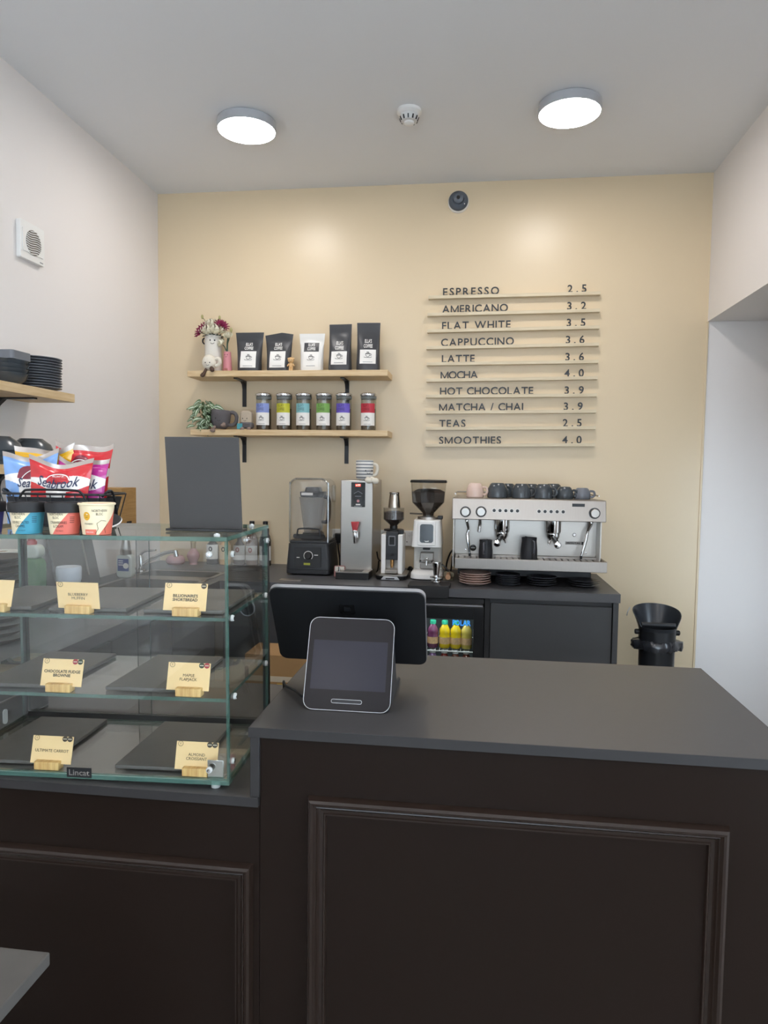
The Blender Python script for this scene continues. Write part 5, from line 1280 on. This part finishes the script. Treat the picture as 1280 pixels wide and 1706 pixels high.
# ------------------------------------------------------------------ till
t = thing('point_of_sale', 'black two-screen till with silver edges on the raised counter', 'till', (-0.217, 1.23, 1.0202))
th = math.atan2(0.062, 0.150)
Mc = Matrix.Translation((0, -0.035, 0.001)) @ Matrix.Rotation(-th, 4, 'X')
scrb = pm('screen_black', '#262324', rough=0.25, var=0.02, spec=0.12)
MB().prism(rrect(0.1575, 0.1655, 0.017, cz=0.083), 0.0, 0.012).xf(Mc).build('customer_display', BLACK, t)
ring = [(x, -0.0006, z) for x, z in rrect(0.1570, 0.1650, 0.0168, cz=0.083)]
MB().tube(ring, 0.00055, 6, closed=True).xf(Mc).build('silver_edge', SILVER, t)
MB().prism(rrect(0.1555, 0.1635, 0.0165, cz=0.083), -0.0008, 0.0).xf(Mc).build('glass_front', scrb, t)
MB().prism(rrect(0.137, 0.088, 0.0008, 2, cz=0.080), -0.0010, -0.0007).xf(Mc).build('screen', pm('screen_off', '#2f2d34', rough=0.22, var=0.02, spec=0.15), t)
MB().prism(rrect(0.055, 0.0065, 0.003, cz=0.0165), -0.0011, -0.0007).xf(Mc).build('card_slot', BLACKM, t)
MB().tube([(x, -0.0012, z) for x, z in rrect(0.055, 0.0065, 0.003, cz=0.0165)], 0.0004, 6, closed=True).xf(Mc).build('slot_edge', SILVER, t)
MB().prism([(-0.026, 0.0), (0.165, 0.0), (0.160, 0.010), (0.10, 0.018), (0.035, 0.130), (0.022, 0.130), (-0.020, 0.012)], -0.066, 0.076, axis='x').build('stand', CHAR, t, bev=0.003)
# main screen seen from behind: wide tablet, top leaning to the customer
tm = math.atan2(0.085, 0.150)
Mm = Matrix.Translation((-0.022, 0.160, 0.036)) @ Matrix.Rotation(tm, 4, 'X')
MB().prism(rrect(0.303, 0.186, 0.016, cz=0.093), 0.0, 0.004).xf(Mm).build('back_shell', BLACK, t)
MB().prism(rrect(0.305, 0.188, 0.0165, cz=0.093), 0.004, 0.0125).xf(Mm).build('silver_frame', SILVER, t)
MB().prism(rrect(0.300, 0.183, 0.0155, cz=0.093), 0.0125, 0.0132).xf(Mm).build('main_screen', scrb, t)
MB().prism(rrect(0.030, 0.024, 0.004, cz=0.140), -0.0006, 0.0).xf(Mm).build('back_emblem', pm('emblem_black', '#151516', rough=0.15), t)
MB().prism(rrect(0.013, 0.010, 0.002, cz=0.140), -0.0010, -0.0005).xf(Mm).build('emblem_core', BLACK, t)
MB().tube([(-0.066, 0.0, 0.006), (-0.094, 0.024, 0.004), (-0.115, 0.052, 0.005), (-0.140, 0.078, 0.0045), (-0.152, 0.105, 0.004), (-0.157, 0.13, -0.03)], 0.0026, 8).build('cable', BLACK, t)

# ------------------------------------------------------------------ glass display case
ca = math.radians(2.0); CO = Vector((-0.400, 1.108, 0.90))
def cw(x, y, z=0.0):
    return (CO.x + x*math.cos(ca) - y*math.sin(ca), CO.y + x*math.sin(ca) + y*math.cos(ca), CO.z + z + x*TL)
CW, CD = 0.535, 0.272; TL = 0.010        # the case stands very slightly lower at its left end
Zb, Za, Zm, Zt = 0.0125, 0.1535, 0.2915, 0.4275     # glass levels above the worktop
t = thing('display_case', 'three-tier glass countertop display case with black rear posts', 'display case', CO, ca)
t.rotation_euler = (0, -TL, ca)
GM = [GLASS, GEDGE]
MB().pane(-CW, 0, 0.0, CD, Zb, Zb + 0.008).build('base_glass', [GLASSS, GEDGE], t, smooth=0)
MB().box(-CW + 0.012, -0.012, 0.022, CD - 0.012, Zb - 0.004, Zb - 0.0004).build('base_panel', pm('base_sheet', '#cfcdc8', rough=0.4, metal=0.1), t, smooth=0)
MB().pane(-CW + 0.007, -0.007, 0.0065, CD - 0.02, Za, Za + 0.006).build('glass_shelf', [GLASSS, GEDGE], t, smooth=0)
MB().pane(-CW + 0.007, -0.007, 0.0065, CD - 0.02, Zm, Zm + 0.006).build('glass_shelf', [GLASSS, GEDGE], t, smooth=0)
MB().pane(-CW, 0, 0.0, CD - 0.004, Zt, Zt + 0.007).build('top_glass', GM, t, smooth=0)
MB().pane(-CW, 0, 0.0, 0.006, Zb + 0.0085, Zt - 0.0005).build('front_glass', GM, t, smooth=0)
for x in (-CW, -0.006):
    MB().pane(x, x + 0.006, 0.0065, CD - 0.013, Zb + 0.0085, Zt - 0.0005).build('side_glass', GM, t, smooth=0)
for x in (-CW, -0.0115):
    MB().box(x, x + 0.0115, CD - 0.0125, CD + 0.002, Zb + 0.0085, Zt - 0.0005).build('post', BLMET, t, bev=0.001)
MB().box(-CW + 0.012, -0.012, CD - 0.012, CD + 0.001, Zb + 0.0085, Zb + 0.019).build('lower_track', BLMET, t, smooth=0)
MB().box(-CW + 0.012, -0.012, CD - 0.012, CD + 0.001, Zt - 0.006, Zt - 0.0008).build('upper_track', clear('clear_track', tint=(0.85, 0.85, 0.85), f0=0.08), t, smooth=0)
for k, (x0, x1, y) in enumerate(((-CW + 0.013, -CW/2 + 0.016, CD - 0.010), (-CW/2 - 0.014, -0.013, CD - 0.005))):
    d = MB().pane(x0, x1, y, y + 0.004, Zb + 0.0195, Zt - 0.0065).build('sliding_door', [GLASSD, pm('dark_edge', '#3c4a4a', rough=0.2)], t, smooth=0)
    cx = x0 + 0.030 if k == 0 else x1 - 0.032
    MB().lathe([(0.0165, -0.0005), (0.0165, 0.0015), (0.0145, 0.0015), (0.0145, -0.0005)], n=32, axis='y', c=(cx, y, 0.262), closed=True).build('finger_pull', GPLA, d)
    MB().lathe([(0.0145, 0.0003), (0.0, 0.0003)], n=24, axis='y', c=(cx, y, 0.262)).build('pull_dish', BLACK, d)
def bolt(c, axis):
    """clear round connector with a metal screw"""
    b = MB().lathe([(0.0056, 0), (0.0056, 0.002), (0.0048, 0.0040), (0.0030, 0.0042)], n=18, axis='y'); b2 = MB().lathe([(0.0032, 0.0), (0.0032, 0.0050), (0.0, 0.0052)], n=14, axis='y')
    rot = {'front': (0, 0, 0), 'side': (0, 0, PI/2), 'top': (-PI/2, 0, 0)}[axis]
    o = b.build('connector', pm('clear_white', '#b9bab7', rough=0.15, var=0.05), t, c, rot); b2.build('screw', CHROME, o)
for c, ax in (((-0.030, 0, Zt - 0.022), 'front'), ((-0.034, 0, Zb + 0.026), 'front'), ((-CW + 0.03, 0, Zt - 0.022), 'front'), ((0, 0.026, Zt - 0.024), 'side'), ((0, CD - 0.018, Zt - 0.024), 'side'),
              ((0, 0.022, Zm + 0.003), 'side'), ((0, CD - 0.032, Zm + 0.003), 'side'), ((0, 0.032, Za + 0.003), 'side'), ((0, CD - 0.034, Za + 0.003), 'side'), ((0, 0.018, Zb + 0.036), 'side'),
              ((-0.022, 0.016, Zt + 0.007), 'top'), ((-0.022, CD - 0.05, Zt + 0.007), 'top')):
    bolt(c, ax)
for (x, y) in ((-0.032, 0.0065),):
    MB().box(x - 0.008, x + 0.020, y, y + 0.002, Zb + 0.008, Zb + 0.040).box(x - 0.008, x + 0.020, y, y + 0.018, Zb + 0.0081, Zb + 0.0095).build('corner_bracket', CHROME, t, bev=0.0008)
MB().prism(rrect(0.013, 0.030, 0.006, cz=Zb + 0.032), -CW + 0.0065, -CW + 0.009, axis='x').build('side_clip', pm('clear_white', '#d8d9d6'), t, (0, 0.19, 0))
for x in (-CW + 0.03, -0.03):
    for y in (0.02, CD - 0.03):
        MB().lathe([(0.008, 0.0004 - x*TL), (0.008, Zb)], c=(x, y, 0), n=14).build('foot', pm('clear_white', '#d8d9d6'), t)
lp = MB().box(-0.287, -0.243, -0.0018, -0.0003, 0.0155, 0.0325).build('logo_plate', BLACK, t, smooth=0)
put_text('Lincat', 0.0145, pm('logo_silver', '#8f8a86', rough=0.3, metal=0.5), lp, (-0.265, -0.0022, 0.0238), width=0.037, bold=0.0002)
tag(MB().box(0, 0.034, 0, 0.0005, 0, 0.016).build('sticker', PAPER, None, (-0.394, 1.365, 0.9004), (PI/2*0.0 - PI/2, 0, 0)), 'white printed sticker on the lower worktop right of the display case', 'sticker')

# slate serving boards in the case
def slate(x, y, w, d, z, rz, label):
    o = MB().box(-w/2, w/2, -d/2, d/2, 0.0, 0.007)
    o = o.build('slate_board', SLATE, None, (x, y, 0.90 + z + 0.001 + (x + 0.40)*TL), (0, -TL, rz), bev=0.0015)
    tag(o, label, 'slate board', 'slate boards in the display case')
zt1 = Zm + 0.006; zt2 = Za + 0.006; zt3 = Zb + 0.008
slate(-0.498, 1.240, 0.140, 0.212, zt1, 0.05, 'dark slate board on the top glass shelf, behind the shortbread card')
slate(-0.672, 1.233, 0.140, 0.212, zt1, 0.08, 'dark slate board on the top glass shelf, between muffin and shortbread cards')
slate(-0.842, 1.226, 0.138, 0.212, zt1, 0.06, 'dark slate board on the top glass shelf, at the left end')
slate(-0.565, 1.236, 0.138, 0.215, zt2, 0.02, 'dark slate board on the middle shelf, behind the flapjack card')
slate(-0.795, 1.229, 0.145, 0.215, zt2, 0.02, 'dark slate board on the middle shelf, behind the brownie card')
slate(-0.548, 1.236, 0.142, 0.215, zt3, 0.03, 'dark slate board on the case floor, behind the croissant card')
slate(-0.815, 1.228, 0.145, 0.215, zt3, 0.03, 'dark slate board on the case floor, behind the carrot cake card')

def price_card(lx, z, title, label, lean=0.26, off=0.0, badges=(), yaw=0.0, ly=0.008):
    """bamboo block with a slotted cream card; lx is the block centre in the case frame"""
    p = cw(lx, ly + 0.008, z)
    t = thing('price_card', label, 'price card', (p[0], p[1], p[2] + 0.0004), ca + yaw, 'cake name cards in the display case')
    MB().box(-0.0225, 0.0225, -0.008, 0.010, 0.0, 0.0145).build('block', BAMB, t, bev=0.0012)
    s_ = -1 if lean >= 0 else 1
    Mx = Matrix.Translation((off, 0.001, 0.0085)) @ Matrix.Rotation(-lean, 4, 'X')
    MB().box(-0.0375, 0.0375, -0.0004, 0.0004, 0.0, 0.0465).xf(Mx).build('card', CARD, t, smooth=0)
    o = put_text(title, 0.0070, INK, t, (0.0, -0.0008, 0.0215), bold=0.00016); o.matrix_local = Mx
    v, f = ribbons([[(-0.030 + 0.0042*math.cos(a), 0.0425 + 0.0042*math.sin(a)) for a in [2*PI*i/20 for i in range(21)]]], 0.0008)
    MB().add([(x, -0.0008, z_) for x, z_ in v], f).xf(Mx).build('ring_mark', pm('ring_brown', '#6f5c3f', rough=0.6), t, smooth=0)
    o = put_text('E', 0.005, pm('ring_brown', '#6f5c3f'), t, (-0.030, -0.0008, 0.0425)); o.matrix_local = Mx
    for i, m in enumerate(badges):
        bx = 0.031 - 0.0092*(len(badges) - 1 - i)
        MB().prism(circ(0.0048, 20, bx, 0.0425), -0.0007 - 0.0001*i, -0.0003).xf(Mx).build('badge', m, t, smooth=0)
        MB().box(bx - 0.0034, bx + 0.0034, -0.0010 - 0.0001*i, -0.0008, 0.0417, 0.0431).xf(Mx).build('badge_print', pm('badge_text', '#cfc4ae', rough=0.6), t, smooth=0)
BR = pm('badge_brown', '#4a4034', rough=0.6)
price_card(-0.271, zt1, 'BLUEBERRY\nMUFFIN', 'cream card reading BLUEBERRY MUFFIN in a bamboo block, top shelf', lean=-0.13, off=0.000)
price_card(-0.080, zt1, "BILLIONAIRE'S\nSHORTBREAD", "cream card reading BILLIONAIRE'S SHORTBREAD in a bamboo block, top shelf", badges=(BR,), off=-0.004)
price_card(-0.308, zt2, 'CHOCOLATE FUDGE\nBROWNIE', 'cream card reading CHOCOLATE FUDGE BROWNIE in a bamboo block, middle shelf', badges=(INKR, INKG), off=0.001)
price_card(-0.075, zt2, 'MAPLE\nFLAPJACK', 'cream card reading MAPLE FLAPJACK in a bamboo block, middle shelf', badges=(INKG, INKR), off=-0.004)
price_card(-0.331, zt3, 'ULTIMATE CARROT', 'cream card reading ULTIMATE CARROT in a bamboo block, case floor', badges=(BR, BR), off=0.003)
price_card(-0.064, zt3, 'ALMOND\nCROISSANT', 'cream card reading ALMOND CROISSANT in a bamboo block, case floor', badges=(BR, BR), off=-0.001)
price_card(-0.425, zt1, 'C', 'cream card cut off by the left picture edge, top shelf', off=-0.008)

# ------------------------------------------------------------------ things on the case
ZT = 0.90 + Zt + 0.0074
t = thing('sign_board', 'blank black board in a small black stand on the glass case', 'sign', (-0.482, 1.215, ZT - 0.0006), ca)
Ms = Matrix.Rotation(0.13, 4, 'X')
MB().box(-0.0675, 0.0675, -0.0015, 0.0015, 0.004, 0.170).xf(Ms).build('board', pm('chalk_black', '#4a4847', rough=0.6, var=0.05, spec=0.2), t, smooth=0)
MB().box(-0.070, 0.070, -0.016, -0.002, 0.0, 0.004).box(-0.070, 0.070, 0.0025, 0.02, 0.0, 0.004).box(-0.070, 0.070, -0.002, 0.0025, 0.0, 0.0035).build('stand', BLACK, t, bev=0.0006)

def tub_print(col, H, slope, cut):
    """flat two-tone print: cream with a colour block below a diagonal line wrapped round the carton"""
    m = pm('tub_print_%s_%d' % (col.strip('#'), int(cut*1000)), '#ecdcb8', rough=0.5, var=0.01)
    nt = m.node_tree; b = nt.nodes['Principled BSDF']
    def mth(op, a, b_=None):
        n = nt.nodes.new('ShaderNodeMath'); n.operation = op
        for i, q in enumerate((a, b_)):
            if q is None: continue
            if isinstance(q, (int, float)): n.inputs[i].default_value = q
            else: nt.links.new(q, n.inputs[i])
        return n.outputs[0]
    tc = nt.nodes.new('ShaderNodeTexCoord'); sp = nt.nodes.new('ShaderNodeSeparateXYZ')
    nt.links.new(tc.outputs['Object'], sp.inputs[0])
    ang = mth('ARCTAN2', sp.outputs['X'], mth('MULTIPLY', sp.outputs['Y'], -1.0))
    u = mth('MULTIPLY', ang, 0.026)
    line = mth('MULTIPLY', mth('SUBTRACT', u, cut), 0.62/slope)
    low = mth('LESS_THAN', mth('SUBTRACT', mth('SUBTRACT', sp.outputs['Z'], H*0.5), line), 0.0)
    back = mth('GREATER_THAN', mth('ABSOLUTE', ang), 2.2)
    fac = mth('MAXIMUM', low, back)
    mx = nt.nodes.new('ShaderNodeMix'); mx.data_type = 'RGBA'
    mx.inputs[6].default_value = lin('#ecdcb8') + [1]; mx.inputs[7].default_value = lin(col) + [1]
    nt.links.new(fac, mx.inputs[0]); nt.links.new(mx.outputs[2], b.inputs['Base Color'])
    return m
def tub(x, y, c1, c2, title, label, lid=True, slope=0.5, cut=0.0):
    t = thing('ice_cream_tub', label, 'ice cream tub', (x, y, ZT + (x + 0.40)*TL + 0.0003), 0.36, 'ice cream tubs on the glass case')
    H = 0.047 if lid else 0.0515; r0, r1 = 0.0232, 0.0288
    R = lambda z: r0 + (r1 - r0)*z/H
    cr = pm('tub_cream', '#ecdcb8', rough=0.5, var=0.01)
    MB().lathe([(0.0, 0.0), (r0, 0.0), (r1, H), (r1 - 0.0008, H)], n=64).build('carton', tub_print(c2, H, slope, cut), t)
    off = lambda px, pz: ((R(pz) + 0.0004)*math.sin(px/0.026), -(R(pz) + 0.0004)*math.cos(px/0.026), pz)
    if lid:
        MB().lathe([(0.0, H + 0.005), (0.026, H + 0.005), (0.0275, H + 0.004), (0.0278, H + 0.0065), (0.0302, H + 0.007), (0.0314, H + 0.004), (0.0306, H - 0.010), (0.0294, H - 0.010), (0.0292, H)][::-1], n=40).build('lid', BLACKM, t)
        put_text('NORTHERN\nBLOC', 0.0062, INK, t, (-0.009, 0, H*0.67), fn=off, width=0.023)
        if title: put_text(title, 0.0066, INK, t, (-0.006, 0, H*0.36), fn=off, bold=0.0002, width=0.029)
        put_text('ICE CREAM', 0.0026, INK, t, (-0.004, 0, H*0.13), fn=off)
        MB()
        for q in range(4):
            patch(0.013, 0.021, H*0.62 - q*0.003, H*0.62 + 0.0008 - q*0.003, off, 4, 1).build('small_print', INK, t, smooth=0)
    else:
        MB().lathe([(r1 - 0.0005, H - 0.002), (r1 + 0.0015, H - 0.0015), (r1 + 0.0022, H + 0.0006), (r1 + 0.0012, H + 0.002), (r1 - 0.001, H + 0.001), (r1 - 0.002, H - 0.004)], n=40).build('rim', cr, t)
        MB().lathe([(0.0, H - 0.006), (r1 - 0.0015, H - 0.006)], n=40).build('inner_film', PAPER, t)
        put_text('NORTHERN\nBLOC', 0.0060, INK, t, (0.008, 0, H*0.74), fn=off, width=0.023)
        put_text('STRAWBERRY', 0.0042, INK, t, (-0.010, 0, H*0.36), fn=off, width=0.016)
        put_text('FOR DOGS', 0.0036, PAPER, t, (-0.0085, 0, H*0.09), fn=lambda px, pz: ((R(pz) + 0.0009)*math.sin(px/0.026), -(R(pz) + 0.0009)*math.cos(px/0.026), pz), width=0.013)
        vs = [off(-0.0125 + 0.0058*math.cos(a), H*0.62 + 0.0072*math.sin(a)) for a in [2*PI*i/24 for i in range(24)]]
        MB().add(vs, [list(range(24))]).build('sun_emblem', pm('sun_yellow', '#e2a92c', rough=0.5), t, smooth=0)
        off2 = lambda px, pz: ((R(pz) + 0.0008)*math.sin(px/0.026), -(R(pz) + 0.0008)*math.cos(px/0.026), pz)
        v, f = ribbons([[(-0.0155, H*0.655), (-0.014, H*0.66)], [(-0.011, H*0.66), (-0.0095, H*0.655)], [(-0.0145, H*0.59), (-0.0125, H*0.575), (-0.0105, H*0.59)]], 0.0006)
        MB().add([off2(x_, z_) for x_, z_ in v], f).build('emblem_lines', INK, t, smooth=0)
        v, f = ribbons([[(0.001, 0.002), (0.006, H*0.2), (0.004, H*0.38), (0.011, H*0.48), (0.019, H*0.45)], [(0.019, 0.003), (0.017, H*0.2), (0.022, H*0.36)]], 0.0007)
        MB().add([off2(x_, z_) for x_, z_ in v], f).build('line_print', INK, t, smooth=0)
        patch(-0.018, 0.003, 0.0, H*0.18, off, 10, 2).build('coral_print', pm('tub_coral', '#dd6f5a', rough=0.5), t)
tub(-0.845, 1.119, 0, '#4a4a92', '', 'purple ice cream tub cut off by the left picture edge', cut=-0.05)
tub(-0.769, 1.121, 0, '#3f93ac', 'DOUBLE SALTED\nCARAMEL', 'cream and blue salted caramel ice cream tub with black lid')
tub(-0.7015, 1.124, 0, '#dd6f60', 'STRAWBERRIES\n& CREAM', 'cream and coral strawberries ice cream tub with black lid')
tub(-0.643, 1.126, 0, '#dd6f5a', '', 'cream tub without lid showing a yellow sun emblem', lid=False, cut=0.028)

t = thing('wire_basket', 'black wire basket holding crisp packets on the glass case', 'basket', (-0.785, 1.262, ZT - 0.0032), ca)
def loop(w, d, z, r=0.02): return [(x, y, z) for x, y in rrect(w, d, r, 4)]
b = MB()
for w, d, z in ((0.205, 0.105, 0.064), (0.175, 0.085, 0.004)):
    b.tube(loop(w, d, z), 0.0022, 6, closed=True)
b.build('frame_wire', BLMET, t)
taperp = MB(); taper(taperp, 0.170, 0.082, 0.002, 0.196, 0.098, 0.060, 0.02)
lo = rrect(0.170, 0.082, 0.02); hi = rrect(0.196, 0.098, 0.02); n = len(lo)
lb = MB().add([(p[0], p[1], 0.003) for p in lo] + [(p[0], p[1], 0.058) for p in hi], [list(range(n))] + [(i, (i+1) % n, n + (i+1) % n, n + i) for i in range(n)])
lb.build('liner', pm('basket_liner', '#26272b', rough=0.5), t)
for k in range(9):
    x = -0.085 + k*0.0212
    for s_ in (-1, 1):
        MB().tube([(x, s_*0.0425, 0.004), (x*1.15, s_*0.0525, 0.064)], 0.0012, 5).build('upright_wire', BLMET, t)
MB().tube([(-0.060, -0.054, 0.055), (-0.050, -0.056, 0.068), (-0.035, -0.056, 0.072), (0.045, -0.056, 0.072), (0.062, -0.056, 0.068), (0.070, -0.054, 0.055)], 0.0022, 8).build('front_handle', BLMET, t)
for s_ in (-1, 1):
    MB().tube([(s_*0.092, -0.035, 0.060), (s_*0.104, -0.036, 0.070), (s_*0.105, -0.020, 0.068), (s_*0.102, 0.0, 0.040), (s_*0.098, 0.01, 0.020)], 0.0024, 8).build('side_handle', BLMET, t)

def packet(name, label, x, y, z, w, h, d, fcol, cols, rot, seed=1, logo=None):
    """pillow crisp packet; fcol(u, v) -> material index, u in -1..1 across, v 0..1 up"""
    rs = random.Random(seed); ph = [rs.uniform(0, 6) for _ in range(6)]
    t = thing(name, label, 'crisp packet', (x, y, z), 0, 'crisp packets in the wire basket'); t.rotation_euler = rot
    def F(px, pz, e=0.0, sgn=-1):
        u = max(-1, min(1, px/(w/2))); v = max(0, min(1, pz/h))
        vv = max(0.0, min(1.0, (v - 0.07)/0.82))
        b_ = d/2*(1 - abs(u)**2.6)*math.sin(PI*vv)**0.55 if 0 < vv < 1 else 0.0
        wr = 0.0016*math.sin(9*u + ph[0] + 6*v)*math.sin(11*v + ph[1]) + 0.0012*math.sin(23*v + ph[2] + 4*u)
        top = 0.006*math.sin(3.0*u + ph[3])*max(0, (v - 0.75)/0.25)
        return (px*(0.88 + 0.14*v)*(1 - 0.05*math.sin(PI*v)), sgn*(b_ + 0.0004 + e) + wr*(1 - abs(u)) + top, pz + (0.003*math.sin(4*u + ph[4]) + 0.012*(u*u - 0.4))*v)
    nx, nz = 150, 130; b = MB()
    P = [[F(-w/2 + w*i/nx, h*j/nz) for i in range(nx+1)] for j in range(nz+1)]
    Q = [[F(-w/2 + w*i/nx, h*j/nz, sgn=1) for i in range(nx+1)] for j in range(nz+1)]
    vs = [p for r_ in P for p in r_] + [p for r_ in Q for p in r_]; o = (nx+1)*(nz+1)
    fr = {}; bk = []
    for j in range(nz):
        for i in range(nx):
            fr.setdefault(fcol((i + 0.5)/nx*2 - 1, (j + 0.5)/nz), []).append((j*(nx+1)+i, j*(nx+1)+i+1, (j+1)*(nx+1)+i+1, (j+1)*(nx+1)+i))
            bk.append((o + j*(nx+1)+i, o + (j+1)*(nx+1)+i, o + (j+1)*(nx+1)+i+1, o + j*(nx+1)+i+1))
    for i in range(nx):
        bk.append((i, o+i, o+i+1, i+1)); bk.append((nz*(nx+1)+i, nz*(nx+1)+i+1, o+nz*(nx+1)+i+1, o+nz*(nx+1)+i))
    allf = []; mi = []
    for m, fl in fr.items(): allf += fl; mi += [m]*len(fl)
    allf += bk; mi += [len(cols) - 1]*len(bk)
    b.v = vs; b.f = [list(f) for f in allf]; b.m = mi
    b.build('packet', cols, t, smooth=60)
    if logo:
        fn = lambda px, pz: F(px, pz, 0.0008)
        put_text('Seabrook', logo[2], pm('logo_navy', '#1f2a4c', rough=0.4), t, (logo[0], 0, logo[1]), fn=fn, shear=0.25, width=logo[3], bold=0.0003)
        fn2 = lambda px, pz: F(px, pz, 0.0006)
        v, f = ribbons([[(logo[0] + logo[4]*1.15*math.cos(a), logo[1] - logo[4]*0.05 + logo[4]*math.sin(a)) for a in [0.1*PI + 0.8*PI*i/24 for i in range(25)]]], 0.0016)
        MB().add([fn2(x_, z_) for x_, z_ in v], f).build('badge_arc', PAPER, t, smooth=0)
        put_text('BRILLIANT BY', 0.0052, PAPER, t, (logo[0], 0, logo[1] + logo[4]*0.72), fn=fn, width=0.024)
    return t
FW = pm('film_white', '#e9e4df', rough=0.25, var=0.03, coat=0.3)
FSIL = pm('film_silver', '#b9aea6', rough=0.28, metal=0.4, var=0.1)
def film(n_, c): return pm('film_' + n_, c, rough=0.22, var=0.04, coat=0.4)
def seab(arc=0.42):
    def f(u, v):
        if v > 0.93: return 2
        # white swoosh band across the middle
        lo = 0.54 + 0.06*u*u - 0.03*math.sin(3*u); hi = 0.76 + 0.03*math.sin(2.6*u + 0.6) - 0.07*u*u
        if (u/0.40)**2 + ((v - 0.66)/0.21)**2 < 1 and v > 0.66: return 3
        if (u/0.34)**2 + ((v - 0.50)/0.18)**2 < 1: return 1
        if lo < v < hi: return 1
        return 0
    return f
MAR = film('maroon', '#7d2436')
yb = 1.265
packet('crisp_packet', 'red crisp packet at the front of the wire basket', -0.781, 1.226, ZT + 0.003, 0.127, 0.121, 0.026, seab(), [film('red', '#c8242c'), FW, FSIL, film('red2', '#b01f28'), FSIL], (-0.10, 0.04, 0.03), 2, (0.0, 0.080, 0.027, 0.088, 0.022))
packet('crisp_packet', 'pale blue crisp packet at the left of the wire basket', -0.848, 1.250, ZT + 0.003, 0.112, 0.134, 0.026, seab(), [film('blue', '#7ea6dc'), FW, FSIL, MAR, FSIL], (-0.08, -0.06, 0.06), 5, (0.02, 0.080, 0.026, 0.086, 0.030))
packet('crisp_packet', 'magenta crisp packet at the right of the wire basket', -0.752, 1.256, ZT + 0.003, 0.108, 0.123, 0.022, seab(), [film('magenta', '#b82d8c'), FW, FSIL, film('plum', '#8a2a6c'), FSIL], (-0.06, 0.02, -0.05), 8, (-0.006, 0.076, 0.026, 0.090, 0.030))
packet('crisp_packet', 'yellow crisp packet at the back of the wire basket', -0.838, 1.279, ZT + 0.003, 0.124, 0.146, 0.022, seab(), [film('yellow', '#e0aa1e'), FW, FSIL, MAR, FSIL], (-0.04, -0.02, 0.04), 11, (0.0, 0.09, 0.026, 0.09, 0.030))
packet('crisp_packet', 'red crisp packet standing at the back right of the basket', -0.770, 1.287, ZT + 0.003, 0.122, 0.154, 0.022, seab(), [film('red', '#c8242c'), FW, FSIL, MAR, FSIL], (-0.02, 0.05, -0.03), 14, (0.0, 0.096, 0.026, 0.09, 0.030))
t = thing('tub_lid', 'round black lid with white rim lying behind the open tub', 'lid', (-0.663, 1.190, ZT + 0.0105))
t.rotation_euler = (0.38, 0, 0.2)
MB().lathe([(0.0, 0.002), (0.026, 0.002), (0.028, 0.006), (0.026, 0.008), (0.0, 0.007)], n=36).build('disc', BLACKM, t)
MB().lathe([(0.0283, 0.0025), (0.0292, 0.004), (0.0283, 0.0055)], n=36).build('rim', PAPER, t)

# black tray of utensils left of the case
t = thing('utensil_tray', 'black plastic tray on the lower worktop left of the display case', 'tray', (-1.13, 1.30, 0.9003))
b = MB().box(-0.18, 0.18, -0.15, 0.15, 0.0, 0.006).box(-0.18, -0.172, -0.15, 0.15, 0.006, 0.062).box(0.172, 0.18, -0.15, 0.15, 0.006, 0.062).box(-0.172, 0.172, -0.15, -0.142, 0.006, 0.062).box(-0.172, 0.172, 0.142, 0.15, 0.006, 0.062)
b.build('tray_body', BLACK, t, bev=0.002)
for i, (x, y, a) in enumerate(((0.10, -0.02, 0.2), (0.05, 0.03, -0.1))):
    q = thing('tongs', 'steel serving tongs lying in the black tray, %s pair' % ('right', 'left')[i], 'tongs', (-1.13 + x, 1.30 + y, 0.9068), a, 'tongs in the black tray')
    for k in (-1, 1):
        MB().tube([(0.0, 0.09, 0.008), (k*0.012, 0.0, 0.010), (k*0.016, -0.08, 0.008)], [0.004, 0.005, 0.007], 8).build('arm', CHROME, q)
    MB().ball((0, 0.092, 0.008), (0.007, 0.009, 0.007), 10, 8).build('hinge', CHROME, q)
